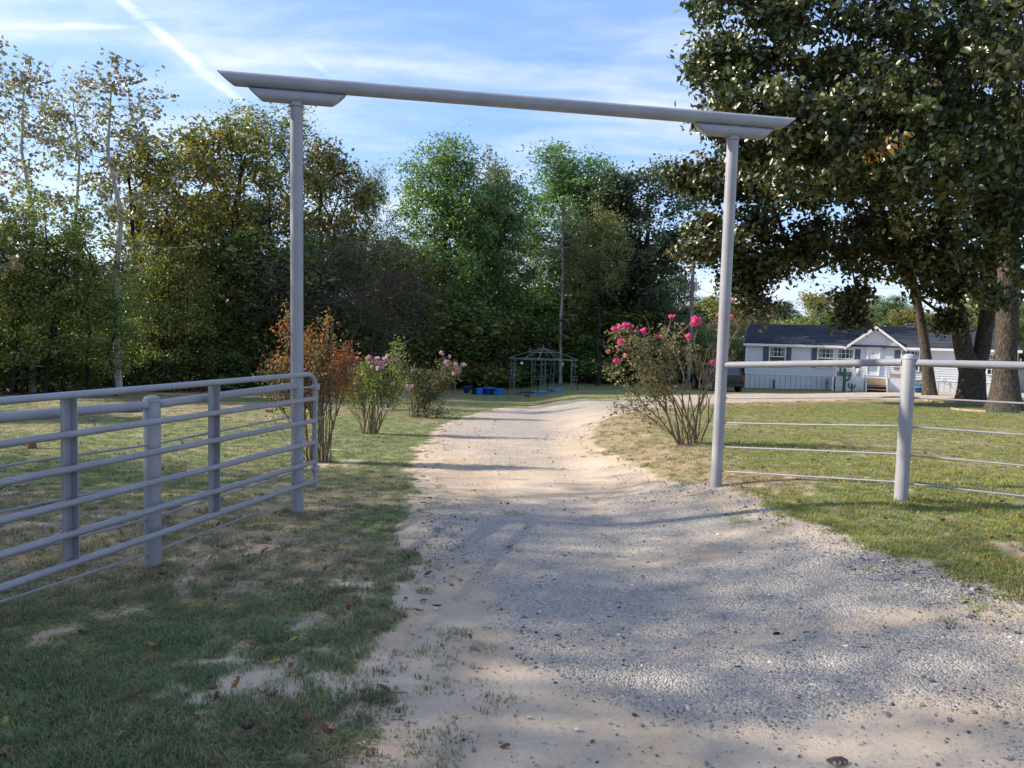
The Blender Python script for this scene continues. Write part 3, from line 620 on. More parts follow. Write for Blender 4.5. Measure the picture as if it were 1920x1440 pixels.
def put(k, px, Y, top, label, name='broadleaf_tree', rz=None, wid=1.0, group=None, dx=0, cat='tree'):
    wood, crown, h = K[k]; g = P(px, 735, Y); x = g[0]; z = hz1(x, Y) - .05; H_ = P(px, top, Y)[2] - z
    s = H_ / h; return place(name, wood, crown, (x, Y, z), random.uniform(0, 6.28) if rz is None else rz, s * wid, s, label=label, cat=cat, group=group)
ED = 'trees along the edge of the wood'
# left to right, the ones that shape the skyline
put('sycamore', -20, 25, 55, 'thin-leaved tall tree cut by the left edge of the photo', group=ED, wid=1.0)
put('sycamore', 62, 29, 105, 'tall sparse tree with a small green top, leftmost whole tree of the wood', group=ED, wid=1.05)
put('sycamore', 222, 30, 104, 'pale-trunked sycamore with a few big tan leaves above the gate', name='sycamore_tree', group=ED, wid=1.25, rz=.8)
put('sycamore', 152, 32, 132, 'slim half-bare tree between the small green-topped tree and the sycamore', group=ED, wid=.8, rz=2.5)
put('golden', 300, 35, 250, 'low yellowing tree just right of the pale-trunked sycamore', group=ED, wid=1.0)
put('golden', 390, 38, 208, 'golden brown tree left of the tall left gate post', group=ED, wid=1.1)
put('feathery', 505, 42, 186, 'open feathery green tree with dark branches behind the left gate post', group=ED, wid=1.1)
put('golden', 610, 44, 250, 'thin yellow-brown tree just right of the left gate post', group=ED, wid=.95)
put('feathery', 685, 46, 300, 'narrow thin tree left of the largest green tree', group=ED, wid=.7)
put('big', 838, 50, 250, 'largest rounded green tree in the middle of the wood', group=ED, wid=1.12, rz=.4)
put('big', 925, 53, 300, 'yellow-green tree against the right side of the largest green tree', group=ED, wid=.9, rz=2.2)
put('sycamore', 905, 51, 268, 'sparse browning treetop behind the largest green tree', group=ED, wid=.8)
put('pointed', 1055, 58, 262, 'bright green tall tree behind the small metal gazebo', group=ED, wid=1.55, rz=1.0)
put('roundoak', 1195, 55, 276, 'dark open-crowned oak left of the utility pole', group=ED, wid=1.12, rz=0.2)
put('roundoak', 1120, 60, 320, 'dark oak squeezed between the bright green tree and the open-crowned oak', group=ED, wid=.9, rz=2.0)
put('feathery', 1120, 50, 385, 'olive tree with pale thin leaves in front of the dark oak', group=ED, wid=.8, rz=1)
put('sycamore', 1050, 52, 385, 'nearly leafless pale tree leaning over the gazebo', name='bare_tree', group=ED, wid=1.1, rz=1.2)
put('bare', 620, 38, 400, 'grey leafless tree behind the orange crape myrtle', name='bare_tree', group=ED, wid=1.5)
put('bare', 700, 40, 480, 'brown twiggy thicket tree behind the pale pink crape myrtle', name='bare_tree', group=ED, wid=1.4)
put('thicket', 520, 40, 380, 'dense dark evergreen mass left of the left gate post', group=ED, wid=1.5)
put('roundoak', 440, 41, 350, 'dark round tree below the golden brown tree', group=ED, wid=1.0)
put('roundoak', 330, 38, 400, 'dusky grey-green tree right of the sycamore trunk', group=ED, wid=1.1, rz=4)
# thin trunks at the wood's edge, left
sl = [(20, 27, 430), (45, 27.5, 380), (84, 28, 330), (122, 29, 400), (165, 29.5, 400), (218, 28.4, 500), (258, 32, 430), (318, 33.5, 430), (372, 35, 470), (430, 37, 440), (-70, 26, 300), (-30, 28, 350), (560, 41, 420), (655, 43, 430), (745, 46, 420), (800, 48, 470)]
names = ['second slender trunk from the left edge behind the gate', 'slender kinked trunk above the left gate upright', 'straight slender trunk left of the gate upright gap', 'thin trunk of the wood above the gate\'s first upright', 'leaning thin trunk left of the sycamore', 'thin trunk close beside the sycamore trunk', 'thin trunk above the short fence post', 'thin trunk right of the short fence post', 'thin dark trunk left of the second gate upright', 'thin trunk above the second gate upright', 'slender tree outside the left edge', 'slender tree at the very left edge', 'thin trunk hidden behind the left gate post', 'thin trunk right of the orange crape myrtle', 'thin trunk left of the largest green tree', 'thin trunk under the largest green tree']
for i, ((px, Yd, tp), nm) in enumerate(zip(sl, names)): put('slender', px, Yd, tp, nm + ', at the edge of the wood', name='slender_tree', group='slender trunks at the edge of the wood', wid=random.uniform(.9, 1.25))
# undergrowth along the edge and the depth of the wood behind
random.seed(5)
def edgeY(px): return float(np.interp(px, [-300, 0, 300, 600, 850, 1000, 1150, 1290], [24, 29, 34, 40, 49, 53, 54.5, 57]))
LMK = [(-60, 'the frame, outside its left side'), (0, 'the left edge of the photo'), (82, 'the straight slender trunk'), (128, "the gate's first upright"), (222, 'the pale sycamore trunk'), (287, 'the short fence post'), (345, 'the gap between post and second upright'), (400, "the gate's second upright"), (470, 'the middle of the last gate bay'), (557, 'the tall left gate post'), (615, 'the orange crape myrtle'), (692, 'the lilac crape myrtle'), (783, 'the farthest crape myrtle'), (850, 'the bent pipe hoop'), (915, 'the row of plastic tubs'), (958, "the gazebo's left corner"), (1010, "the gazebo's front post"), (1078, "the gazebo's right corner"), (1130, 'the lawn right of the gazebo'), (1200, 'the hot pink crape myrtle'), (1260, "the pink myrtle's right half"), (1291, 'the utility pole')]
seen_ = {}
def bushlabel(px, col_):
    k = min(LMK, key=lambda q: abs(q[0] - px)); d = px - k[0]; rel_ = 'straight behind' if abs(d) < 10 else ('just left of' if d < 0 else 'just right of'); l = '%s undergrowth bush %s %s' % (col_, rel_, k[1])
    seen_[l] = seen_.get(l, 0) + 1
    return l if seen_[l] == 1 else l + ', the farther one'
px = -160; i = 0
while px < 1300:
    k = random.choice(['thicket', 'limebush', 'limebush'] if px < 420 else ['thicket', 'thicket', 'limebush']); Yd = edgeY(px) + random.uniform(-.3, 2.0)
    put(k, px, Yd, random.uniform(520, 610), bushlabel(px, 'dark green' if k == 'thicket' else 'lighter green'), name='undergrowth_bush', group='undergrowth bushes along the wood', wid=random.uniform(1.3, 1.9), cat='bush'); px += random.uniform(38, 56) * 30 / Yd * 1.3
px = -260
while px < 1285:
    k = random.choice(['roundoak', 'big', 'feathery', 'thicket']); Yd = edgeY(px) + random.uniform(4, 7)
    tp = float(np.interp(px, [-200, 100, 300, 500, 700, 850, 1000, 1100, 1280], [520, 500, 480, 420, 440, 420, 430, 420, 440])) + random.uniform(-20, 50)
    put(k, px, Yd, tp, 'dark tree standing deep in the wood behind the front row', name='background_tree', group='trees deep in the wood', wid=random.uniform(1.1, 1.5)); px += random.uniform(80, 120) * 34 / Yd * 1.25
px = -300
while px < 1275:
    k = random.choice(['thicket', 'thicket', 'roundoak']); Yd = edgeY(px) + random.uniform(8, 12)
    put(k, px, Yd, random.uniform(500, 560), 'dark tree standing deep in the wood behind the front row', name='background_tree', group='trees deep in the wood', wid=random.uniform(1.5, 2.0)); px += random.uniform(70, 95) * 34 / Yd
# behind the house
hb = [('redden', 1330, 78, 545, 'rounded olive tree between the utility pole and the right gate post'), ('limebush', 1312, 62, 600, 'bright green bush right of the utility pole'), ('bare', 1392, 66, 585, 'grey bare bush behind the left end of the house'), ('roundoak', 1455, 84, 560, 'dark tree behind the left end of the house roof'), ('limebush', 1470, 68, 588, 'light green bush just above the house roof'),
      ('redden', 1545, 95, 536, 'brown autumn tree, tallest behind the house'), ('thicket', 1520, 76, 566, 'dark green tree behind the house left of the front gable'), ('golden', 1600, 92, 566, 'yellow-green tree behind the house left of the gable'), ('pointed', 1655, 90, 548, 'bright green tree behind the house gable'), ('redden', 1705, 80, 570, 'golden bushy tree behind the chimney vent'), ('thicket', 1760, 84, 575, 'dark green tree behind the slim leaning oak'),
      ('golden', 1830, 80, 560, 'yellow-green tree seen between the oak trunks'), ('pointed', 1905, 84, 560, 'green tree behind the right end of the house'), ('big', 1980, 78, 520, 'tree beyond the right edge behind the house'), ('thicket', 1380, 64, 625, 'dark low bush against the left wall of the house'), ('thicket', 1345, 70, 610, 'dark bush behind the parked car')]
for k, px, Yd, tp, lb_ in hb: put(k, px, Yd, tp, lb_, group='trees behind the house', wid=1.6 if k in ('thicket', 'limebush', 'redden', 'golden') else 1.7)
px = 1290
while px < 2150:
    put(random.choice(['thicket', 'golden', 'redden', 'big']), px, random.uniform(98, 120), random.uniform(562, 600), 'far tree in the line beyond the house', name='background_tree', group='far tree line beyond the house', wid=2.0); px += random.uniform(30, 48)
# the wood goes on to the left of the photo and shades the foreground
random.seed(9)
for i, (x, y, k, hh) in enumerate([(-16, 1.5, 'thin', 13), (-13.5, 4.6, 'thin', 11.5), (-14.5, 7.9, 'thin', 11.6), (-17.5, 6.4, 'thin', 13.5), (-11.5, 1.5, 'thin', 10.5), (-20, 4, 'thin', 14), (-20, 9.5, 'thin', 12), (-13, -2.5, 'roundoak', 12), (-22, 18, 'golden', 9), (-16.5, -6, 'big', 13), (-23, 1, 'roundoak', 13)]):
    wood, crown, h = K[k]; s = hh / h
    place('broadleaf_tree', wood, crown, (x, y, hz1(x, y) - .1), random.uniform(0, 6.28), s * (1.08 if hh in (11.5, 11.6) else 1.15), s, label='tree of the wood standing left of the view', cat='tree', group='trees of the wood beside the road')

# ------------------------------------------------------------------ the white house
HY = 52.0
ho = P(1397, 699.4, HY)                         # left front corner at the foot of the siding
HA = math.radians(-20); hX = np.array([math.cos(HA), math.sin(HA)]); hY = np.array([-math.sin(HA), math.cos(HA)])
def hray(px, py, off):              # where a sight line meets the plane parallel to the house front, off metres behind it
    d = ray(px, py); c = np.array([0, 0, EYE]); t = ((ho[:2] - c[:2]) @ hY + off) / (d[:2] @ hY); return c + d * t
def hp(px, py, dy=0.0):
    p = hray(px, py, dy) - ho; return float(p[:2] @ hX), float(p[2])
def hground(lx, ly): q = ho[:2] + hX * lx + hY * ly; return hz1(q[0], q[1])
W = hp(1905, 711)[0]; DEP = 8.2
zE = hp(1397, 645)[1]; zR = zE + 1.28; YR = DEP / 2
house = empty('house', ho, HA, label='long low white house with dark roof and front gable behind the oaks', cat='house')
MB().box((0, 0, 0), (W, DEP, zE)).build('wall', M['white'], house)
s_ = MB(); lap = .15; z = .0
while z < zE - .02:
    z1 = min(z + lap, zE)
    s_.add([(-.02, -.034, z), (W + .02, -.034, z), (W + .02, -.004, z1), (-.02, -.004, z1), (-.02, 0, z), (W + .02, 0, z)], [(0, 1, 2, 3), (0, 4, 5, 1)])
    s_.add([(-.022, DEP, z), (-.022, 0, z), (-.006, 0, z1), (-.006, DEP, z1), (0, DEP, z), (0, 0, z)], [(0, 1, 2, 3), (0, 4, 5, 1)]); z += lap
tag(s_.build('siding', M['white'], house), kind='stuff')
for x in (-.03, W - .05): MB().box((x, -.045, 0), (x + .08, .06, zE)).build('corner_trim', M['white_trim'], house)
MB().box((.05, .05, -1.6), (W - .05, DEP, -.001)).build('foundation', M['dark'], house)
# roof
ov = .25; t = .06
rf = MB(); zo = zE - ov * 1.28 / YR
rf.prism([(-.16, -ov, zo + .16), (-.16, YR, zR + .16), (-.16, DEP + ov, zo + .16), (-.16, DEP + ov, zo + .10), (-.16, YR, zR + .10), (-.16, -ov, zo + .10)], (W + .32, 0, 0)).build('roof', M['roof'], house)
ga = hp(1642.2, 613.5); gl = hp(1582.8, 645.8); gr = hp(1695.8, 647.5)
for a, b in ((-.17, ga[0] - (gr[0] - gl[0]) / 2 - .02), (ga[0] + (gr[0] - gl[0]) / 2 + .02, W + .17)):
    MB().box((a, -ov - .03, zo - .02), (b, -ov - .005, zo + .13)).build('fascia', M['white_trim'], house)
    MB().box((a + .01, -ov, zo - .015), (b - .01, -.036, zo + .01)).build('soffit', M['white'], house)
for x in (-.175, W + .155): MB().prism([(x, -ov, zo - .02), (x, -ov, zo + .13), (x, YR, zR + .13), (x, DEP + ov, zo + .13), (x, DEP + ov, zo - .02), (x, YR, zR - .02)], (.02, 0, 0)).build('rake_board', M['white_trim'], house)
for x in (0, W - .05): MB().prism([(x, 0, zE), (x, YR, zR), (x, DEP, zE)], (.05, 0, 0)).build('gable_end', M['white'], house)
# front gable
ga = hp(1642.2, 613.5); gl = hp(1582.8, 645.8); gr = hp(1695.8, 647.5); gx = ga[0]; gz_ = min(ga[1], zR + .10); gw = (gr[0] - gl[0]) / 2; ze = zo + .02
MB().prism([(gx - gw + .1, -.03, ze - .05), (gx + gw - .1, -.03, ze - .05), (gx, -.03, gz_ - .12)], (0, YR, 0)).build('front_gable', M['white'], house)
sg = MB(); z = ze
while z < gz_ - .25:
    f0 = (gz_ - .12 - z) / (gz_ - ze); wd = gw * f0; z1 = z + lap; wd1 = gw * max(.02, (gz_ - .12 - z1) / (gz_ - ze))
    sg.add([(gx - wd, -.055, z), (gx + wd, -.055, z), (gx + wd1, -.036, z1), (gx - wd1, -.036, z1), (gx - wd, -.03, z), (gx + wd, -.03, z)], [(0, 1, 2, 3), (0, 4, 5, 1)]); z += lap
tag(sg.build('gable_siding', M['white'], house), kind='stuff')
sl_ = (gz_ - ze) / gw
for sgn in (-1, 1):
    e = gx + sgn * (gw + .06); ez = gz_ - sl_ * (gw + .06)
    MB().prism([(gx, -ov - .06, gz_), (e, -ov - .06, ez), (e, -ov - .06, ez + .07), (gx, -ov - .06, gz_ + .07)], (0, YR + ov, 0)).build('gable_roof', M['roof'], house)
    MB().prism([(gx, -ov - .10, gz_ - .10), (e, -ov - .10, ez - .10), (e, -ov - .10, ez + .075), (gx, -ov - .10, gz_ + .075)], (0, .035, 0)).build('rake_board', M['white_trim'], house)
    MB().prism([(gx, -ov - .06, gz_ - .03), (e, -ov - .06, ez - .03), (e, -ov - .06, ez - .01), (gx, -ov - .06, gz_ - .01)], (0, ov + .03, 0)).build('gable_soffit', M['white'], house)
def window(x0, x1, z0, z1, shl=None, shr=None, arch=False):
    fr = MB(); f = .06
    for a in ((x0, z0, x1, z0 + f), (x0, z1 - f, x1, z1), (x0, z0 + f, x0 + f, z1 - f), (x1 - f, z0 + f, x1, z1 - f), (x0 + f, (z0 + z1) / 2 - .03, x1 - f, (z0 + z1) / 2 + .03)):
        fr.box((a[0], -.095, a[1]), (a[2], -.036, a[3]))
    F_ = fr.build('window', M['white_trim'], house)
    MB().box((x0 + f, -.044, z0 + f), (x1 - f, -.040, z1 - f)).build('room_shade', M['dark'], F_)
    for a, b in ((x0 + f, x0 + f + .16), (x1 - f - .16, x1 - f)): MB().box((a, -.050, (z0 + z1) / 2), (b, -.046, z1 - f)).build('curtain', M['curtain'], F_)
    mu = MB()
    for zc, (za, zb) in enumerate((((z0 + z1) / 2 + .03, z1 - f), (z0 + f, (z0 + z1) / 2 - .03))):
        if zc == 0 or arch:
            for i in (1, 2, 3): xx = x0 + f + (x1 - x0 - 2 * f) * i / 4; mu.box((xx - .013, -.072, za), (xx + .013, -.060, zb))
            zz_ = (za + zb) / 2; mu.box((x0 + f, -.0735, zz_ - .013), (x1 - f, -.0615, zz_ + .013))
    mu.build('muntin', M['white_trim'], F_)
    MB().add([(x0 + f, -.056, z0 + f), (x1 - f, -.056, z0 + f), (x1 - f, -.056, z1 - f), (x0 + f, -.056, z1 - f)], [(0, 1, 2, 3)]).build('pane', M['glass'], F_)
    for s in (shl, shr):
        if s:
            a, b = s; S = MB().box((a, -.066, z0 + .03), (b, -.036, z1 - .02)).build('shutter', M['shutter'], house)
            sv = MB(); z = z0 + .10
            while z < z1 - .12: sv.box((a + .05, -.074, z), (b - .05, -.067, z + .035)); z += .06
            sv.build('louvre', M['shutter'], S)
def X(px): return hp(px, 660)[0]
zt = hp(1455, 649.8)[1]; zb = zt - 1.34
window(X(1442.2), X(1473.5), zb, zt, (X(1431), X(1441.2)), (X(1474.4), X(1484)))
window(X(1532.6), X(1564.7), zb, zt, (X(1521.7), X(1531.6)))
window(X(1569), X(1602), zb, zt, None, (X(1603.3), X(1613.5)))
window(X(1689.3), X(1725), zb, zt, (X(1677.6), X(1688.3)), (X(1726), X(1737)))
window(X(1851), X(1885), zb - .05, zt - .10, arch=True)
MB().prism([(X(1868) + .55 * math.cos(a), -.024, zt - .02 + .18 * math.sin(a)) for a in np.linspace(0, math.pi, 12)], (0, -.05, 0)).build('arch_trim', M['white_trim'], house)
# door
dx0, dx1 = X(1625), X(1650.5); dz0 = hp(1637, 704)[1]; dz1 = hp(1637, 650.5)[1]
dfr = MB()
for a in ((dx0, dz0, dx0 + .09, dz1), (dx1 - .09, dz0, dx1, dz1), (dx0 + .09, dz1 - .09, dx1 - .09, dz1), (dx0 + .09, dz0, dx1 - .09, dz0 + .06)): dfr.box((a[0], -.10, a[1]), (a[2], -.024, a[3]))
dr = dfr.build('door_frame', M['white_trim'], house)
MB().box((dx0 + .09, -.055, dz0 + .06), (dx1 - .09, -.024, dz1 - .09)).build('door', M['door'], house, bevel=.004)
MB().box((dx0 + .14, -.075, dz0 + .30), (dx1 - .14, -.058, dz0 + 1.0)).build('storm_glass', M['greypl'], dr)
pn = MB()
for a in (dx0 + .16, (dx0 + dx1) / 2 + .03): pn.box((a, -.066, dz0 + 1.12), (a + .24, -.0555, dz0 + 1.72))
pn.build('door_panel', M['door'], dr)
MB().tube([(dx1 - .15, -.056, dz0 + .95), (dx1 - .15, -.11, dz0 + .95)], .03, 8).build('door_knob', M['galv'], dr, smooth=True)
kn = hp(1636.5, 663); MB().tube([(kn[0], -.056, kn[1]), (kn[0], -.085, kn[1])], .035, 8).build('door_knocker', M['dark'], dr)
lt = hp(1658.3, 655); lo_ = MB(); lo_.box((lt[0] - .05, -.06, lt[1] - .08), (lt[0] + .05, -.024, lt[1] + .12)); lo_.lathe([(.09, .10), (.10, .07), (.05, .05), (.06, 0), (.055, -.12), (.02, -.14)], 10, (lt[0], -.14, lt[1])); lo_.build('porch_light', M['galv'], house, smooth=True)
fl = hp(1575, 642.5); MB().lathe([(.03, -.08), (.09, -.05), (.10, .06), (.04, .10)], 10, (fl[0], -.36, fl[1])).build('floodlight', M['blackpl'], house, smooth=True)
ch = MB(); cx = hp(1706, 613, YR)[0]; ch.box((cx - .22, YR - .2, zR), (cx + .22, YR + .2, zR + .34)); ch.box((cx - .32, YR - .28, zR + .34), (cx + .32, YR + .28, zR + .40)); ch.build('chimney_vent', M['wood_old'], house)
pv = hp(1765, 641, 1.2); MB().tube([(pv[0], 1.2, zE + .35), (pv[0], 1.2, zE + .85)], .04, 8).build('vent_pipe', M['blackpl'], house)
# skirting, one panel after another
px_ = 0.0; i = 0; xs0, xs1 = X(1562), X(1717)
while px_ < W - .01:
    x1_ = min(px_ + .325, W)
    if not (xs0 - .2 < px_ < xs1):
        zg = hground(px_, 0) - ho[2] - .05
        MB().box((px_ + .012, -.006 - .010 * (i % 2), zg), (x1_ - .008, .03, -.035)).build('skirting_panel', M['skirt'], house)
    px_ = x1_; i += 1
MB().box((0, -.035, -.035), (W, .04, 0)).build('skirt_rail', M['white_trim'], house)
mbx = hp(1549.5, 714); mt = MB(); mt.box((mbx[0] - .08, -.16, mbx[1] - .12), (mbx[0] + .10, -.02, mbx[1] + .14)); mt.box((mbx[0] - .05, -.09, mbx[1] - .55), (mbx[0] + .02, -.03, mbx[1] - .12)); mt.build('meter_box', M['greypl'], house, bevel=.01)
fp = hp(1451, 712); MB().tube([(fp[0], -.12, fp[1] + .02), (fp[0], -.12, -1.05)], .045, 8).build('drain_pipe', M['blackpl'], house)
fc = hp(1766, 711); MB().tube([(fc[0], 0, fc[1] + .08), (fc[0], -.10, fc[1] + .08), (fc[0], -.13, fc[1] + .02), (fc[0] + .15, -.10, fc[1] - .2), (fc[0] + .32, -.10, fc[1] - .36)], .02, 6).build('garden_tap', M['galv'], house)
# porch: two decks with skirts, lattice railings, plywood steps
DY = -1.7
def dp(px, py): return hp(px, py, DY)
zd = dp(1590, 706.5)[1]
for n_, (a, b) in enumerate(((dp(1566, 720)[0], dp(1621.5, 720)[0]), (dp(1665, 720)[0], dp(1712, 720)[0]))):
    for k in range(8): yy = DY + k * (-DY / 8); MB().box((a, yy, zd - .03), (b, yy + (-DY / 8) - .012, zd)).build('deck_board', M['skirt'], house)
    zg = hground(a, DY) - ho[2] - .04; nn = max(3, int((b - a) / .28)); 
    for k in range(nn): xa = a + (b - a) * k / nn; MB().box((xa + .006, DY - .012 - .006 * (k % 2), zg), (a + (b - a) * (k + 1) / nn - .004, DY + .02, zd - .032)).build('skirting_board', M['skirt'], house)
    ra, rb = (a, dp(1602, 700)[0]) if n_ == 0 else (a + .02, b); z0, z1 = dp(1590, 695.5)[1], dp(1590, 686)[1]
    rl = empty('railing', (0, 0, 0)); rl.parent = house
    for xx in (ra, rb - .07): MB().box((xx, DY, zd), (xx + .07, DY + .07, z1 + .02)).build('post', M['white_trim'], rl)
    MB().box((ra - .03, DY - .03, z1 + .02), (rb + .03, DY + .10, z1 + .06)).build('cap_rail', M['white_trim'], rl)
    MB().box((ra + .07, DY + .01, z0 - .03), (rb - .07, DY + .06, z0 + .01)).build('bottom_rail', M['white_trim'], rl)
    np_ = 2; wdt_ = (rb - ra - .14) / np_
    for k in range(np_):
        xa = ra + .07 + k * wdt_; xb = xa + wdt_ - .03; xm = (xa + xb) / 2; zm = (z0 + z1) / 2; lat = MB(); 
        for q_ in (0, .33, .66):
            for sx in (-1, 1):
                for sz in (-1, 1):
                    dxm = (xb - xa) / 2; dz = (z1 - z0) / 2
                    lat.bar((xm + sx * dxm * q_, DY + .03 + .004 * sx, zm), (xm + sx * dxm, DY + .03 + .004 * sx, zm + sz * dz * (1 - q_)), .012, .022, (0, 1, 0))
                    lat.bar((xm, DY + .04 + .004 * sx, zm + sz * dz * q_), (xm + sx * dxm * (1 - q_), DY + .04 + .004 * sx, zm + sz * dz), .012, .022, (0, 1, 0))
        lat.box((xa - .015, DY + .015, z0), (xa + .008, DY + .055, z1)); lat.build('lattice', M['white_trim'], rl)
    MB().box((ra + .1, DY + .4, zd), (rb - .1, DY + .75, zd + .30)).build('porch_bench', M['wood_old'], house, bevel=.01)
sa, sb = dp(1624, 720)[0], dp(1661.5, 720)[0]; zg = hground(sa, DY - .5) - ho[2]
MB().box((sa, DY, zd - .03), (sb, -.03, zd)).build('landing', M['skirt'], house)
MB().box((sa, DY - .02, zd - .46), (sb, DY - .002, zd - .035)).build('plywood_riser', M['ply'], house)
MB().box((sa, DY + .02, zg - .05), (sb, DY + .05, zd - .46)).build('under_step', M['dark'], house)
for k, (yy, z) in enumerate(((-.30, zd - .50), (-.58, zd - .68))): MB().box((sa - .03, DY + yy, z - .045), (sb + .03, DY + yy + .30, z)).build('step', M['wood_old'], house)
for x in (sa - .05, sb + .0): MB().prism([(x, DY - .6, zg - .05), (x, DY - .6, zg + .12), (x, DY, zd), (x, DY, zg - .05)], (.05, 0, 0)).build('stringer', M['skirt'], house)
for x in (sa - .10, sb + .06): MB().bar((x, DY - .02, zg), (x, DY - .02, zd + .95), .05, .05).build('handrail_post', M['greypl'], house)
cp = dp(1715, 715); MB().box((cp[0] - .08, DY - .03, zg - .05), (cp[0] + .04, DY + .05, zd + .02)).build('corner_post', M['white_trim'], house)
cp = dp(1562, 715); MB().box((cp[0] - .06, DY - .03, zg - .05), (cp[0] + .05, DY + .05, zd + .02)).build('corner_post', M['white_trim'], house)
# things round the porch
def hworld(px, off, dz=0): p = hray(px, 715, off); return (p[0], p[1], hz1(p[0], p[1]) + dz)
def world(px, Y, dz=0): p = P(px, 720, Y); return (p[0], Y, hz1(p[0], Y) + dz)
def cactus(px, Y, hgt, r, arms, **k):
    g = hworld(px, Y, -.03); t = empty('metal_cactus', g, HA, **k)
    MB().tube([(0, 0, 0), (0, 0, hgt * .9), (0, 0, hgt * .97), (0, 0, hgt)], [r, r, r * .8, r * .3], 12).build('stem', M['cactus'], t, smooth=True)
    for sx, z0, o, z1 in arms:
        MB().tube([(sx * r * .5, 0, z0), (sx * o * .75, 0, z0 + .02), (sx * o, 0, z0 + .12), (sx * o, 0, z1 - .05), (sx * o * .98, 0, z1)], [r * .7, r * .7, r * .7, r * .65, r * .25], 10).build('arm', M['cactus'], t, smooth=True)
cactus(1583, DY - .5, 1.52, .10, [(-1, 1.10, .26, 1.52), (1, .74, .28, 1.18)], label='tall green metal cactus ornament before the white porch', cat='ornament')
cactus(1598, DY - .6, .56, .065, [(-1, .27, .20, .58), (1, .27, .17, .50)], label='small green metal cactus ornament right of the tall one', cat='ornament')
bn = hray(1611.5, 706, DY + .35); b_ = empty('white_bin', (bn[0], bn[1], ho[2] + zd), HA, label='white tapered bin with grey print standing on the porch', cat='bin')
MB().lathe([(.16, 0), (.17, .02), (.235, .50), (.25, .51), (.25, .54)], 4, sx=1, sy=.8).build('bin_body', M['white_trim'], b_)
lb2 = MB(); lb2.box((-.07, -.205, .08), (.07, -.2, .20)); lb2.box((-.06, -.214, .24), (.06, -.209, .265)); lb2.box((-.08, -.225, .32), (.08, -.22, .36)); lb2.build('print', M['greypl'], b_)
g = hworld(1726.5, DY - .4); pt = empty('oval_planter', g, HA, label='dark blue oval planter tub at the right end of the porch', cat='planter')
MB().lathe([(.24, 0), (.26, .02), (.33, .30), (.355, .34), (.36, .42), (.33, .42), (.31, .35)], 24, sx=1, sy=.7).build('tub', M['navy'], pt, smooth=True)
MB().lathe([(.352, .335), (.368, .34), (.372, .395), (.362, .40)], 24, sx=1, sy=.7).build('rim_band', M['aqua'], pt, smooth=True)
r_ = np.random.RandomState(4); NP, pr, tips, NL = skeleton([(0, 0, .3), (0, 0, .45)], [-1, 0], [(0, 0, .68, .28, .2, .22, 26)], r_, seg=.1, jit=.01)
V, F = woodmesh('w', NP, pr, np.full(len(NP), .008), r_, None); link('plant_stem', npmesh('ps', V, F, M['twig']), pt)
ci = np.repeat(np.arange(len(tips)), 7); V, T, c_ = leaves(NP[tips][ci] + r_.normal(size=(len(ci), 3)) * .05, .07, .045, pick(palette('dark'), len(ci), r_), r_); link('plant_leaves', npmesh('pl', V, T, M['leaf'], c_), pt)

# privacy fence at the right end of the house
fo = hray(1908, 715, 2.5); fz = hz1(fo[0], fo[1]); wf = empty('plank_fence', (fo[0], fo[1], fz), HA, label='pale upright plank fence beyond the right end of the house', cat='fence')
for k in range(26): MB().box((k * .15 + .004, random.uniform(-.004, .004), .03), (k * .15 + .142, .022, 1.62 + random.uniform(-.02, .02))).build('plank', M['fencewood'], wf)
for z in (.35, 1.3): MB().box((0, .026, z), (3.9, .07, z + .09)).build('rail', M['fencewood'], wf)

# parked car half hidden behind the pink shrub
g = world(1343, 47.5); car = empty('parked_car', g, math.radians(8), label='black car parked beyond the pink crape myrtle, seen from behind', cat='car')
bd = MB(); prof = [(-2.1, .35), (-2.15, .8), (-2.05, 1.0), (-1.75, 1.55), (-.2, 1.62), (.55, 1.5), (1.05, 1.08), (2.0, .95), (2.2, .7), (2.2, .35)]
n = len(prof)
def sec(xs, inset): return [(xs * (.86 if z > 1.15 else 1.0) , y, z) for y, z in prof]
vs = sec(-.88, 0) + sec(.88, 0); bd.add(vs, [tuple(range(n))[::-1], tuple(range(n, 2 * n))] + [(i, (i + 1) % n, n + (i + 1) % n, n + i) for i in range(n)])
bd.build('body', M['carpaint'], car, bevel=.05)
MB().add([(-.66, -2.035, 1.06), (.66, -2.035, 1.06), (.60, -1.80, 1.48), (-.60, -1.80, 1.48)], [(0, 1, 2, 3)]).build('rear_window', M['shutter'], car)
for sx in (-1, 1):
    MB().box((sx * .80 - .08, -2.17, .78), (sx * .80 + .08, -2.08, .98)).build('tail_light', M['red'], car, bevel=.02)
    MB().add([(sx * .885, -1.5, 1.02), (sx * .885, .7, 1.02), (sx * .775, .35, 1.42), (sx * .775, -1.45, 1.45)], [(0, 1, 2, 3)]).build('side_window', M['shutter'], car)
    for yy in (-1.35, 1.4):
        wl = MB().tube([(sx * .72, yy, .33), (sx * .92, yy, .33)], .33, 20).build('wheel', M['rubber'], car, bevel=.02)
        MB().tube([(sx * .91, yy, .33), (sx * .935, yy, .33)], .2, 14).build('rim', M['galv'], wl)
MB().box((-.85, -2.24, .38), (.85, -2.12, .60)).build('bumper', M['blackpl'], car, bevel=.03)
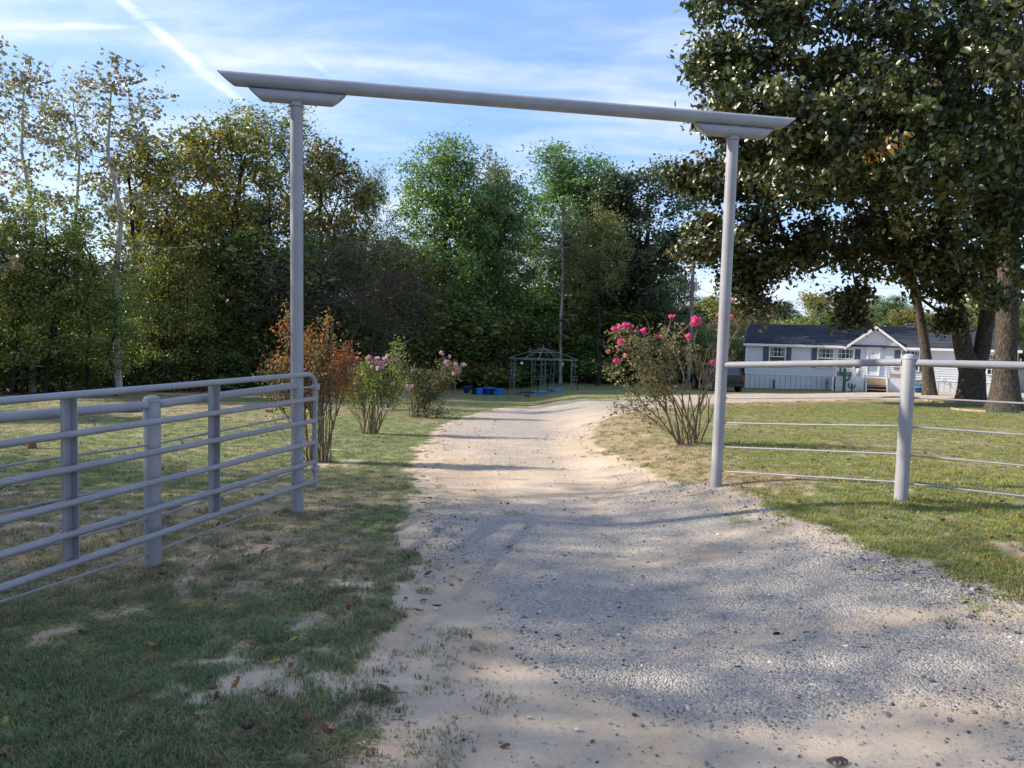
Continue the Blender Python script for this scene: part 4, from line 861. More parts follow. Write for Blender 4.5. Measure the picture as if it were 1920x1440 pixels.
# utility pole with its wires
g = world(1291, 50); up = empty('utility_pole', g, label='grey wooden utility pole between the dark oak and the gate post', cat='pole')
ht = P(1291, 470, 50)[2] - g[2]
MB().tube([(0, 0, -.2), (0, 0, ht * .5), (0, 0, ht)], [.15, .125, .10], 14).build('pole_shaft', M['pole'], up, smooth=True)
MB().bar((-.35, 0, ht - .28), (.35, 0, ht - .36), .07, .09).build('cross_arm', M['pole'], up)
for x in (-.3, .3): MB().lathe([(.03, 0), (.05, .03), (.035, .06), (.045, .1), (.02, .12)], 8, (x, 0, ht - .28)).build('insulator', M['greypl'], up)
tb = MB(); tb.tube([(.2, -.1, ht - 2.6), (.2, -.1, ht - 2.0)], .14, 12); tb.build('junction_box', M['galv'], up)
wr = MB()
for (x, z, ex, ez, ey) in ((-.3, ht - .2, -30, ht + 1.5, 8), (.3, ht - .26, 22, ht - .9, 6), (0, ht - 2.3, 20, ht - 3.2, 4)):
    pts = [(x + (ex - x) * t, ey * t, z + (ez - z) * t - 1.3 * 4 * t * (1 - t)) for t in np.linspace(0, 1, 14)]; wr.tube(pts, .011, 4)
wr.build('wire', M['blackpl'], up)

# plastic edging rings round the oaks
def ring(c, r, a0, a1, mats, label, h=.065, name='tree_ring'):
    t = empty(name, (c[0], c[1], hz1(c[0], c[1])), label=label, cat='garden edging')
    n = len(mats); 
    for i, mt_ in enumerate(mats):
        b = MB(); aa = np.linspace(a0 + (a1 - a0) * i / n, a0 + (a1 - a0) * (i + 1) / n - .02, 9)
        for p, q in zip(aa[:-1], aa[1:]):
            vs = []
            for a in (p, q):
                for rr_ in (r, r + .05):
                    x, y = math.cos(a) * rr_, math.sin(a) * rr_; zb = hz1(c[0] + x, c[1] + y) - hz1(c[0], c[1])
                    vs += [(x, y, zb - .03), (x, y, zb + h)]
            b.add(vs, [(0, 1, 5, 4), (2, 6, 7, 3), (1, 3, 7, 5), (0, 4, 6, 2), (0, 2, 3, 1), (4, 5, 7, 6)])
        b.build('edging_segment', M[mt_], t)
ring(oC, 1.55, math.radians(150), math.radians(390), ['tan_edge', 'tan_edge', 'teal', 'tan_edge', 'teal', 'teal', 'teal'], 'ring of tan and teal edging round the largest oak')
ring(oB, 1.7, math.radians(150), math.radians(400), ['tan_edge', 'tan_edge', 'tan_edge', 'teal', 'teal', 'teal'], 'ring of tan and teal edging round the forked oak')
ring(gnd(228, 770), .75, math.radians(170), math.radians(350), ['teal', 'teal', 'teal'], 'curved dark teal edging on the left lawn behind the gate')

# ------------------------------------------------------------------ entrance arch
pL = gnd(558, 960); pR = gnd(1342, 912); RP = .055
ztop = .5 * (P(556, 190, pL[1])[2] + P(1374, 263, pR[1])[2])
arch = empty('entrance_arch', (pL[0], pL[1], 0), label='tall grey pipe arch spanning the gravel driveway', cat='archway')
def A3(x, y, z): return (x - pL[0], y - pL[1], z)
dv = np.array([pR[0] - pL[0], pR[1] - pL[1]]); Ls = np.linalg.norm(dv); du = dv / Ls
topL = P(556, 190, pL[1]); topR = P(1374, 263, pR[1])
for (b, tpx) in ((pL, topL), (pR, topR)):
    MB().tube([A3(b[0], b[1], b[2] - .3), A3(tpx[0], tpx[1], ztop + .01)], RP, 28).build('post', M['paint'], arch, smooth=True)
    MB().lathe([(RP + .006, 0), (RP + .012, .006), (RP + .004, .02)], 24, A3(tpx[0], tpx[1], ztop - .028)).build('weld_collar', M['paint'], arch, smooth=True)
def mitred(c, length, r, lift, name, mat='paint', cl=1.0, cr=1.0, n=28):
    """pipe along the arch whose two ends are cut at 45 degrees, longest on top"""
    x0, x1 = -length[0], length[1]; V = []
    for e, sg_, cut in ((x0, -1, cl), (x1, 1, cr)):
        for k in range(n):
            a = 2 * math.pi * k / n; oy = math.cos(a) * r; oz = math.sin(a) * r
            d = e + sg_ * cut * (oz - r); V.append((c[0] + du[0] * d - du[1] * oy, c[1] + du[1] * d + du[0] * oy, c[2] + oz + lift * d))
    F = [(k, (k + 1) % n, n + (k + 1) % n, n + k) for k in range(n)] + [tuple(range(n))[::-1], tuple(range(n, 2 * n))]
    return MB().add(V, F).build(name, M[mat], arch, smooth=True)
slope = (topR[2] - topL[2]) / Ls * 0
lt2 = topL[:2]; rt2 = topR[:2]; du = (rt2 - lt2) / np.linalg.norm(rt2 - lt2)
for tpx in (topL, topR): mitred(A3(tpx[0], tpx[1], ztop + RP), (.40, .42), RP, 0, 'saddle', cl=1.15, cr=1.15)
for tpx in (topL, topR):
    for d in (-.2, .02, .22): MB().box(tuple(np.array(A3(tpx[0] + du[0] * d, tpx[1] + du[1] * d, ztop + 2 * RP)) - [.02, .012, .012]), tuple(np.array(A3(tpx[0] + du[0] * d, tpx[1] + du[1] * d, ztop + 2 * RP)) + [.02, .012, .014])).build('weld', M['paint'], arch)
LL = np.linalg.norm(rt2 - lt2)
def sArc(px, py):                 # distance along the arch at which a pixel's sight line passes
    best = min(((abs((P(px, py, Y_)[0] - lt2[0]) * -du[1] + (Y_ - lt2[1]) * du[0])), Y_) for Y_ in np.linspace(5.5, 9, 700)); Y_ = best[1]
    return (P(px, py, Y_)[0] - lt2[0]) * du[0] + (Y_ - lt2[1]) * du[1]
s0, s1 = sArc(406, 138), sArc(1490, 244)
mitred(A3(lt2[0], lt2[1], ztop + 3 * RP + .006), (-s0, s1), .060, 0, 'crossbeam', cl=1.25, cr=1.25)

# ------------------------------------------------------------------ open gate and pipe fences
g0 = np.array([-1.772, 6.86]); g1 = np.array([-2.50, 4.32]); gd = (g1 - g0) / np.linalg.norm(g1 - g0); gn_ = np.array([-gd[1], gd[0]])   # gn_ points to the road side
if gn_[0] < 0: gn_ = -gn_
gate = empty('farm_gate', (g0[0], g0[1], 0), label='grey six-rail pipe gate swung open along the left side', cat='gate')
def gp(s, z, o=0.0): return (gd[0] * s + gn_[0] * o, gd[1] * s + gn_[1] * o, z)
rg = .0215; GL = 4.75; rz_ = [1.235, 1.012, .812, .615, .435, .262]; cr_ = .13
corner = [gp(0, .215), gp(0, 1.235 - cr_)] + [gp(cr_ - cr_ * math.cos(a), 1.235 - cr_ + cr_ * math.sin(a)) for a in np.linspace(.25, math.pi / 2, 7)]
MB().tube(corner + [gp(GL - cr_, 1.235)] + [gp(GL - cr_ + cr_ * math.sin(a), 1.235 - cr_ + cr_ * math.cos(a)) for a in np.linspace(.25, math.pi / 2, 6)] + [gp(GL, .215)], rg, 16).build('frame', M['paint'], gate, smooth=True)
for z in rz_[1:]:
    MB().tube([gp(.0, z), gp(.012, z), gp(GL, z)], [rg * .8, rg, rg], 16).build('rail', M['paint'], gate, smooth=True)
cw = MB()
for k in range(5): a = .45 + k * .2; cw.lathe([(rg + .001, 0), (rg + .004, .004), (rg + .001, .008)], 12, gp(cr_ - (cr_) * math.cos(a), 1.235 - cr_ + cr_ * math.sin(a)))
cw.build('bend_crease', M['paint'], gate, smooth=True)
for s in (1.378, 2.648, 3.92):
    b = MB(); o0 = -rg - .016; hw = .036
    def slab(sa_, sb_, oa, ob, z0=.245, z1=1.228):
        vs = [gp(sa_, z0, oa), gp(sb_, z0, oa), gp(sb_, z0, ob), gp(sa_, z0, ob), gp(sa_, z1, oa), gp(sb_, z1, oa), gp(sb_, z1, ob), gp(sa_, z1, ob)]
        b.add(vs, [(0, 3, 2, 1), (4, 5, 6, 7), (0, 1, 5, 4), (1, 2, 6, 5), (2, 3, 7, 6), (3, 0, 4, 7)])
    slab(s - hw, s + hw, o0 - .006, o0); slab(s - hw, s - hw + .006, o0 + .0005, .006); slab(s + hw - .006, s + hw, o0 + .0005, -rg - .001)
    b.build('upright', M['paint'], gate)
pc = np.array([pL[0] - g0[0], pL[1] - g0[1]])
for z in (1.115, .365):
    h_ = MB(); h_.tube([(pc[0], pc[1], z), gp(-.005, z)], .009, 8); h_.lathe([(rg + .010, -.022), (rg + .013, -.018), (rg + .013, .018), (rg + .010, .022)], 14, gp(0, z)); 
    h_.tube([gp(-.06, z + .012, 0), gp(.03, z + .012, 0)], .006, 6); h_.tube([gp(-.055, z - .028), gp(-.055, z + .028)], .011, 8)
    h_.build('hinge', M['paint'], gate, smooth=True)
def capped(b, x, y, z0, z1, r=.055): b.tube([(x, y, z0), (x, y, z1 - .038), (x, y, z1 - .020), (x, y, z1 - .006), (x, y, z1)], [r, r, r * .93, r * .68, r * .2], 24)
def fence(posts, heights, wires, rail_z, label, r_rail=.03, start=None):
    rzs = rail_z if isinstance(rail_z, list) else [rail_z] * len(posts)
    f_ = empty('pipe_fence', (posts[0][0], posts[0][1], posts[0][2]), label=label, cat='fence'); o = posts[0]
    def L(p, z): return (p[0] - o[0], p[1] - o[1], p[2] - o[2] + z)
    for i, p in enumerate(posts):
        if i == 0: continue
        b = MB(); capped(b, *L(p, 0)[:2], L(p, -.2)[2], L(p, heights)[2]); b.build('post', M['paint'], f_, smooth=True)
        b = MB(); b.lathe([(.057, 0), (.0595, .003), (.057, .007)], 24, L(p, heights - .045)); b.build('cap_seam', M['paint'], f_, smooth=True)
    for i, (p, q) in enumerate(zip(posts[:-1], posts[1:])):
        u = np.array(q[:2]) - np.array(p[:2]); u = u / np.linalg.norm(u); a = L(p, rzs[i]); b_ = L(q, rzs[i + 1]); f1 = .054
        A_ = (a[0] + u[0] * f1, a[1] + u[1] * f1, a[2]); B_ = (b_[0] - u[0] * f1, b_[1] - u[1] * f1, b_[2])
        MB().tube([A_, tuple(np.array(A_) + [u[0] * .02, u[1] * .02, 0]), tuple(np.array(B_) - [u[0] * .02, u[1] * .02, 0]), B_], [r_rail * 1.06, r_rail, r_rail, r_rail * 1.06], 18).build('top_rail', M['paint'], f_, smooth=True)
        for wz in wires:
            a = L(p, wz); b_ = L(q, wz); dz = random.uniform(-.004, .004)
            A_ = (a[0] + u[0] * .04, a[1] + u[1] * .04, a[2]); B_ = (b_[0] - u[0] * .04, b_[1] - u[1] * .04, b_[2])
            MB().tube([A_, tuple((np.array(A_) + np.array(B_)) / 2 + [0, 0, dz]), B_], .0075, 8).build('rod', M['paint'], f_, smooth=True)
            wl = MB()
            for e, sg_ in ((A_, 1), (B_, -1)): wl.tube([(e[0] + u[0] * .006 * sg_, e[1] + u[1] * .006 * sg_, e[2]), (e[0] + u[0] * .022 * sg_, e[1] + u[1] * .022 * sg_, e[2])], [.014, .009], 8)
            wl.build('rod_weld', M['paint'], f_, smooth=True)
    return f_
p2 = P(287.5, 1087, 5.12); fd = (p2[:2] - pL[:2]); p2 = np.array([p2[0], p2[1], -.03])
posts = [np.array([pL[0], pL[1], 0.0]), p2] + [np.array([*(p2[:2] + fd * k * 1.0), 0.0]) for k in (1, 2, 3)]
fence(posts, 1.20, [.125, .365, .615, .865], 1.135, 'grey pipe fence behind the open gate with four thin rods')
pB = gnd(1689, 940); d2 = pB[:2] - pR[:2]; 
def onrail(px, py, p): return P(px, py, p[1])[2] - p[2]
posts = [pR.copy(), pB] + [np.array([pB[0] + d2[0] * k * 1.25, pB[1] + d2[1] * k * 1.25 * .9, 0]) for k in (1, 2)]
for p in posts[2:]: p[2] = .3 + .035 * (posts.index(p) - 1) if False else .33
hB = onrail(1702, 663, pB); rB = onrail(1700, 680, pB); rR = onrail(1363, 684, pR)
fence(posts, hB, [.16, .40, .64, .885], [rR, rB, rB, rB], 'grey pipe fence with thin rods running right from the arch', r_rail=.031)

# ------------------------------------------------------------------ gazebo and the things round it
gc = gnd(1018, 738); gC = (gc[0], gc[1] + 1.0); gzb = hz1(*gC)
gaz = empty('garden_gazebo', (gC[0], gC[1], gzb), label='bare green-grey metal gazebo frame at the edge of the wood', cat='gazebo')
sc1 = (gC[1]) / FPX
corners = {'l': np.array([-65 * sc1, .25]), 'f': np.array([-10 * sc1, -1.1]), 'r': np.array([66 * sc1, -.25]), 'b': np.array([12 * sc1, 1.2])}
GH = P(1018, 673.5, gC[1])[2] - gzb; GA = P(1018, 652.5, gC[1])[2] - gzb
order = ['l', 'f', 'r', 'b']
for i, k in enumerate(order):
    c = corners[k]
    for nb in (order[i - 1], order[(i + 1) % 4]):
        u = (corners[nb] - c); u /= np.linalg.norm(u); e = c + u * .42; pn_ = MB()
        pn_.bar((c[0], c[1], 0), (c[0], c[1], GH), .03, .03); pn_.bar((e[0], e[1], 0), (e[0], e[1], GH), .025, .025)
        for z in (.12, .80, .93, 1.55 if GH > 1.6 else GH - .25): pn_.bar((c[0], c[1], z), (e[0], e[1], z), .018, .018)
        for q_ in (.25, .5, .75): x_ = c + u * .42 * q_; pn_.bar((x_[0], x_[1], .12), (x_[0], x_[1], .80), .012, .012)
        x_ = c + u * .21; pn_.bar((x_[0], x_[1], .93), (x_[0], x_[1], GH), .012, .012); pn_.bar((c[0], c[1], 1.2), (x_[0], x_[1], 1.2), .012, .012)
        pn_.build('corner_panel', M['iron'], gaz)
    nb = corners[order[(i + 1) % 4]]; MB().bar((c[0], c[1], GH), (nb[0], nb[1], GH), .035, .045).build('top_beam', M['iron'], gaz)
    mid = (c + nb) / 2
    for q_, w_ in ((c, .028), (mid, .024)):
        MB().tube([(q_[0], q_[1], GH), (q_[0] * .5, q_[1] * .5, GH + (GA - GH) * .56), (0, 0, GA)], w_ * .6, 6).build('roof_rib', M['iron'], gaz)
    MB().bar((c[0] * .45, c[1] * .45, GH + (GA - GH) * .6), (nb[0] * .45, nb[1] * .45, GH + (GA - GH) * .6), .018, .018).build('roof_ring', M['iron'], gaz)
MB().lathe([(.04, 0), (.05, .04), (.02, .08), (.03, .11), (.005, .18)], 10, (0, 0, GA)).build('finial', M['iron'], gaz)
# heart and lantern hung from it
hx = gC[0] - 40 * sc1; hy = gC[1] - .5
pts = [(.085 * 16 * math.sin(a) ** 3 / 16, 0, .085 * (13 * math.cos(a) - 5 * math.cos(2 * a) - 2 * math.cos(3 * a) - math.cos(4 * a)) / 16) for a in np.linspace(0, 2 * math.pi, 28)[:-1]]
hb_ = empty('hanging_heart', (hx, hy, P(979, 681, hy)[2]), label='small white heart ornament hanging inside the gazebo', cat='ornament')
MB().prism(pts, (0, .03, 0)).build('heart', M['white_trim'], hb_); MB().tube([(0, .015, .05), (0, .015, .25)], .004, 4).build('cord', M['greypl'], hb_)
lx = gC[0] + 36 * sc1; ln = empty('hanging_lantern', (lx, hy, P(1054, 683, hy)[2]), label='small pale lantern hanging at the right side of the gazebo', cat='lantern')
MB().lathe([(.07, -.09), (.075, -.08), (.055, -.07), (.055, .03), (.08, .04), (.03, .10)], 8).build('lantern_body', M['greypl'], ln); MB().tube([(0, 0, .10), (0, 0, .25)], .004, 4).build('hook', M['iron'], ln)
def tub(px, Y, r, h, mat, label, rim=None, name='plastic_tub', sx=1, sy=1, taper=.88, z=0, cat='tub'):
    g = world(px, Y); t = empty(name, (g[0], g[1], g[2] + z), label=label, cat=cat)
    MB().lathe([(r * taper, 0), (r * taper + .01, .01), (r * .96, h * .85), (r * 1.04, h * .88), (r * 1.05, h), (r * .95, h), (r * .92, h * .9), (r * taper * .9, .04)], 24, sx=sx, sy=sy).build('tub_shell', M[mat], t, smooth=True)
    MB().lathe([(r * 1.045, h * .9), (r * 1.075, h * .92), (r * 1.075, h * .98), (r * 1.045, h * 1.005)], 24, sx=sx, sy=sy).build('rim', M[rim or mat], t, smooth=True)
Yt = gnd(900, 740)[1]
tub(889.5, Yt + .25, .15, .31, 'blackpl', 'black plastic tub at the left end of the row of tubs')
tub(899.5, Yt, .185, .33, 'blue', 'small bright blue tub in front of the black tub')
tub(916, Yt + .3, .30, .38, 'navy', 'wide dark navy tub between the two bright blue tubs', rim='blue')
tub(936, Yt + .1, .265, .33, 'blue', 'larger bright blue tub at the right end of the row')
tub(875.5, Yt + 2.2, .24, .38, 'navy',  'dull dark blue pot in the shade at the foot of the wood', name='blue_pot', taper=.5, cat='pot')
Yp = gC[1]
tub(986, Yp + .1, .36, .14, 'navy', 'dark blue wading pool under the left side of the gazebo', name='wading_pool', taper=.95, cat='paddling pool')
tub(1013, Yp - .9, .42, .13, 'blue', 'bright blue and white wading pool in the middle of the gazebo', name='wading_pool', taper=.95, rim='aqua', cat='paddling pool')
tub(1045, Yp - .2, .42, .12, 'aqua', 'pale aqua wading pool under the right side of the gazebo', name='wading_pool', taper=.95, cat='paddling pool')
tub(1003.5, Yp - 1.55, .07, .07, 'white_trim', 'small white bowl on the grass before the wading pools', name='bowl', taper=.6, cat='bowl')
for a, b, l in (((938, 737), (1004, 741), 'weathered timber edging board left of the gazebo front post'), ((1006, 741), (1092, 738), 'weathered timber edging board right of the gazebo front post')):
    A_, B_ = gnd(*a), gnd(*b); t = empty('timber_board', A_, label=l, cat='timber'); d = B_ - A_
    MB().bar((0, 0, .03), (d[0], d[1], d[2] + .03), .09, .07).build('board', M['wood_old'], t)
# white hoop beside the tubs
g = gnd(851, 734); hp_ = empty('metal_hoop', g, label='pale bent pipe hoop standing left of the tubs', cat='garden hoop')
MB().tube([(.06, 0, 0)] + [(-.12 + .18 * math.cos(a), 0, .42 + .18 * math.sin(a)) for a in np.linspace(0, math.pi * .8, 9)] + [(-.36, 0, .2)], .022, 8).build('pipe', M['galv'], hp_, smooth=True)
for x in (-.30, -.2): MB().bar((x, .02, 0), (x, .02, .4), .02, .02).build('stake', M['greypl'], hp_)
# upturned clay pot and a brick on the left lawn
g = gnd(60, 841); t = empty('clay_pot', g, label='small red clay pot lying upside down on the left lawn', cat='flower pot')
MB().lathe([(.062, 0), (.064, .045), (.056, .047), (.047, .10), (.046, .11)][::1], 16).build('pot_body', M['clay'], t, smooth=True)
MB().lathe([(.060, .105), (.068, .11), (.068, .135), (.03, .137)], 16).build('pot_base', M['clay'], t, smooth=True)
g = gnd(505, 773); t = empty('clay_brick', g, label='dark brick lying on the lawn left of the tall gate post', cat='brick'); MB().box((-.09, -.05, -.01), (.09, .05, .07)).build('brick', M['clay'], t, bevel=.008)
# a black cat crossing the far lawn
g = gnd(988, 748); ct = empty('black_cat', gnd(988, 746), math.radians(-8), label='small black cat walking on the grass before the gazebo', cat='cat')
cv = [(0, 0, .19), (-.10, 0, .185), (.10, 0, .195), (-.16, 0, .21), (-.20, 0, .245), (-.24, 0, .24), (.13, 0, .21), (.20, 0, .23), (.27, 0, .27), (.31, 0, .33)]
ce = [(0, 1), (0, 2), (1, 3), (3, 4), (4, 5), (2, 6), (6, 7), (7, 8), (8, 9)]; cr2 = [.055, .055, .055, .035, .042, .022, .03, .013, .012, .009]
def leg(root, pts, r):
    b = len(cv); prv = root
    for p in pts: cv.append(p); ce.append((prv, len(cv) - 1)); cr2.append(r); prv = len(cv) - 1
leg(1, [(-.13, .035, .11), (-.14, .035, .01)], .015); leg(1, [(-.09, -.035, .11), (-.07, -.035, .01)], .015)
leg(2, [(.08, .04, .12), (.14, .04, .08), (.12, .04, .01)], .017); leg(2, [(.11, -.04, .12), (.18, -.04, .09), (.19, -.04, .01)], .017)
try:
    me = bpy.data.meshes.new('cat_body'); me.from_pydata(cv, ce, []); o = link('body', me, ct); me.materials.append(M['fur'])
    o.modifiers.new('skin', 'SKIN')
    import bmesh
    bm = bmesh.new(); bm.from_mesh(me); sl2 = bm.verts.layers.skin.verify()
    for i, v in enumerate(bm.verts): v[sl2].radius = (cr2[i], cr2[i]); v[sl2].use_root = (i == 0)
    bm.to_mesh(me); bm.free(); s = o.modifiers.new('sub', 'SUBSURF'); s.levels = s.render_levels = 2
except Exception as ex: print('cat', ex)
ct.scale = (.62, .62, .62)
for sy in (-1, 1): MB().lathe([(.014, 0), (.008, .02), (.001, .035)], 6, (-.195, sy * .022, .275)).build('ear', M['fur'], ct)

# ------------------------------------------------------------------ crape myrtles
def shrub(base, blobs, seed, stems, pal, nleaf, sig, LW, flowers, fcol, label, spread=.12, sr=.011, kp=1.12, bark='stem', ntw=4, twr=.0025, skip=0., name='crape_myrtle', bare=None, bigstem=None, shoots=0):
    r = np.random.RandomState(seed); st = []; pr = []
    for i in range(stems):
        a = r.uniform(0, 6.28); o = spread * math.sqrt(r.uniform()); p = np.array([math.cos(a) * o, math.sin(a) * o, -.03]); q = p * np.array([1.8, 1.8, 1]) + [0, 0, r.uniform(.18, .4)]
        st += [p, q]; pr += [-1, len(st) - 2]
    NP, par, tips, NL = skeleton(st, pr, blobs, r, kp=kp, seg=.13, jit=.022, rise=.06)
    rr = radii(NP, par, tips, sr * 1.6, .0022, .42, fixed=None); rr = np.clip(rr, .0024, bigstem or .02)
    ctr = NP[tips]; A = np.repeat(ctr, ntw, 0); B = A + r.normal(size=A.shape) * sig * np.array([1, 1, 1.1]) + [0, 0, sig * .5]
    V, F = woodmesh('w', NP, par, rr, r, None, (A, B, twr))
    if shoots:
        hi = ctr[ctr[:, 2] > np.percentile(ctr[:, 2], 35)]
        for i in range(shoots):
            a = r.uniform(0, 6.28); o = spread * math.sqrt(r.uniform()); p0 = np.array([math.cos(a) * o, math.sin(a) * o, -.03]); q = hi[r.randint(len(hi))] + r.normal(size=3) * .05
            pts_ = [p0 * (1 - u) + q * u + np.array([(q[0] - p0[0]) * -.12, (q[1] - p0[1]) * -.12, .10]) * math.sin(math.pi * u) + r.normal(size=3) * .008 for u in np.linspace(0, 1, 8)]
            pts_ = np.array(pts_); rd = np.linspace(sr * r.uniform(.75, 1.1), .003, 8); V2, F2 = frusta(pts_[:-1], pts_[1:], rd[:-1], rd[1:], 6, r); F = np.vstack([F, F2 + len(V)]); V = np.vstack([V, V2])
    t = empty(name, base, label=label, cat='shrub', group='crape myrtles along the driveway')
    link('stems', npmesh(name + '_stems', V, F, M[bark], smooth=True), t)
    inner = np.where((rr < .006) & (NP[:, 2] > .3 * NP[:, 2].max()))[0]; inner = r.choice(inner, min(len(inner), len(tips)), replace=False)
    cc = np.vstack([ctr, NP[inner]]); 
    if skip: cc = cc[r.uniform(size=len(cc)) > skip]
    if bare is not None: cc = cc[~bare(cc)]
    cnt = np.maximum(1, (nleaf * r.uniform(.3, 1.7, len(cc))).astype(int)); ci = np.repeat(np.arange(len(cc)), cnt)
    C = cc[ci] + r.normal(size=(len(ci), 3)) * sig; pl_ = pal(cc) if callable(pal) else pick(palette(pal), len(cc), r)
    own = pick(palette(pal), len(ci), r) if not callable(pal) else pl_[ci]
    cl = (pl_[ci] * .6 + own * .4) * r.uniform(.7, 1.35, (len(ci), 1)); V, T, c_ = leaves(C, LW[0], LW[1], cl, r, up=.3)
    link('leaves', npmesh(name + '_leaves', V, T, M['leaf_shrub'], c_), t)
    for (p, sz, fc) in flowers:
        p = np.array(p); n = int(130 * (sz / .07) ** 1.5); u = r.normal(size=(n, 3)); u /= np.linalg.norm(u, axis=1)[:, None]; u *= r.uniform(.4, 1.15, (n, 1)) * sz * .85 * np.array([1, 1, .85]) * r.uniform(.8, 1.2, (1, 3))
        V, T, c_ = leaves(p + u, .030, .026, np.array(fc)[None, :] * r.uniform(.65, 1.3, (n, 1)), r, up=.2, fold=.5)
        link('flower_cluster', npmesh('petals', V, T, M['petal'], c_), t)
        k = np.argmin(np.linalg.norm(NP - p, axis=1) + 3 * np.maximum(0, NP[:, 2] - p[2])); V, F = frusta(NP[k][None], p[None], np.array([.004]), np.array([.003]), 4, r); link('flower_stalk', npmesh('stalk', V, F, M['stem']), t)
    return t
def B(base, px, py, dY, rx, ry, rz, n): p = P(px, py, base[1] + dY) - base; return (p[0], p[1], p[2], rx, ry, rz, n)
b1 = gnd(598, 866)
def rustpal(c):
    r = np.random.RandomState(2); a = pick(palette('rust'), len(c), r); g = pick(palette('olive'), len(c), r); f = sst(1.9, .7, c[:, 2])[:, None] * .8 * (c[:, 0:1] < .1) + .15 * sst(-.1, -.6, c[:, 0:1]); return a * (1 - np.clip(f, 0, .9)) + g * np.clip(f, 0, .9)
shrub(b1, [B(b1, 612, 690, 0, .40, .36, .42, 67), B(b1, 590, 640, 0, .20, .2, .30, 19), B(b1, 545, 690, 0, .26, .3, .42, 30), B(b1, 537, 610, .1, .12, .12, .34, 10), B(b1, 655, 665, 0, .17, .2, .25, 13), B(b1, 535, 735, 0, .34, .3, .2, 20), B(b1, 500, 690, 0, .12, .15, .22, 7), B(b1, 505, 790, -.3, .18, .1, .05, 3), B(b1, 650, 715, 0, .12, .2, .22, 9), B(b1, 610, 605, 0, .1, .1, .14, 6)],
      21, 26, rustpal, 13, .062, (.045, .026), [], None, 'tall orange and rust crape myrtle just right of the left gate post', spread=.17, sr=.010, kp=1.1, ntw=3, shoots=42, twr=.002)
b2 = gnd(692, 813)
lil = (.60, .36, .50); pk = (.66, .44, .47)
def F(base, px, py, dY, sz, c): return (P(px, py, base[1] + dY) - base, sz * .8, c)
shrub(b2, [B(b2, 695, 715, 0, .52, .45, .38, 67), B(b2, 735, 735, 0, .3, .35, .3, 22), B(b2, 655, 740, 0, .3, .3, .25, 19), B(b2, 745, 665, 0, .18, .2, .3, 10), B(b2, 700, 690, 0, .3, .3, .15, 12)],
      22, 14, 'lime', 12, .075, (.055, .034), [F(b2, *q) for q in ((691, 670, -.3, .07, lil), (700, 676, -.3, .06, lil), (707, 672, -.3, .07, pk), (713, 680, -.3, .08, lil), (722, 674, -.3, .075, pk), (728, 677, -.3, .06, lil), (709, 690, -.35, .06, lil), (718, 686, -.3, .06, pk), (697, 688, -.3, .045, lil), (726, 667, -.2, .05, pk), (670, 671, -.2, .05, pk), (716, 767, -.4, .05, lil), (727, 768, -.4, .045, lil), (737, 719, -.3, .05, lil), (632, 717, -.4, .05, pk), (765, 728, -.2, .08, pk), (773, 724, -.2, .045, pk))], None,
      'yellow-green crape myrtle with a band of lilac-pink flowers, second beside the driveway', spread=.16, sr=.012, shoots=20)
b3 = gnd(783, 782)
shrub(b3, [B(b3, 790, 720, 0, .75, .6, .48, 75), B(b3, 755, 690, 0, .4, .4, .3, 19), B(b3, 835, 700, 0, .35, .3, .35, 22), B(b3, 800, 750, 0, .5, .5, .25, 19), B(b3, 850, 690, 0, .3, .3, .2, 10), B(b3, 812, 772, -.3, .5, .3, .10, 22)],
      23, 14, 'olive', 11, .09, (.065, .04), [F(b3, *q) for q in ((827, 661, -.3, .07, pk), (830, 664, -.3, .05, pk), (837, 679, -.3, .10, lil), (839, 685, -.3, .06, pk), (843, 669, -.3, .06, pk), (855, 682, -.3, .06, pk), (869, 684, -.3, .10, pk), (861, 690, -.3, .07, pk), (856, 690, -.2, .08, pk), (859, 697, -.3, .09, (.62, .38, .34)), (851, 700, -.3, .08, lil), (786, 700, -.2, .05, pk), (773, 694, -.2, .05, pk))], None,
      'farthest crape myrtle left of the driveway with pale pink flowers on arching branches', spread=.2, sr=.015, twr=.004, shoots=18)
bR = gnd(1292, 832)
hot = (.80, .17, .38); fad = (.55, .27, .20)
def zf(x, y): return 1120 + x / 4.964, 560 + y / 4.964
fl_ = [(155, 280, .065, hot), (198, 265, .065, hot), (250, 245, .075, hot), (280, 245, .075, hot), (275, 265, .06, hot), (325, 258, .04, hot), (428, 295, .07, hot), (438, 325, .07, hot), (210, 400, .08, hot), (240, 390, .05, hot), (183, 448, .035, hot), (98, 490, .055, fad), (262, 530, .07, fad), (165, 570, .05, hot), (190, 585, .075, hot), (578, 355, .05, hot), (555, 345, .03, hot), (688, 165, .06, hot), (712, 165, .035, hot), (905, 185, .10, hot), (940, 205, .10, hot), (895, 225, .08, hot), (940, 230, .08, hot), (845, 345, .085, hot), (850, 365, .06, hot), (1238, 170, .08, hot), (1030, 255, .05, fad), (1085, 590, .09, hot), (1125, 150, .04, hot), (692, 740, .05, fad), (1218, 255, .03, hot), (1260, 10, .05, fad)]
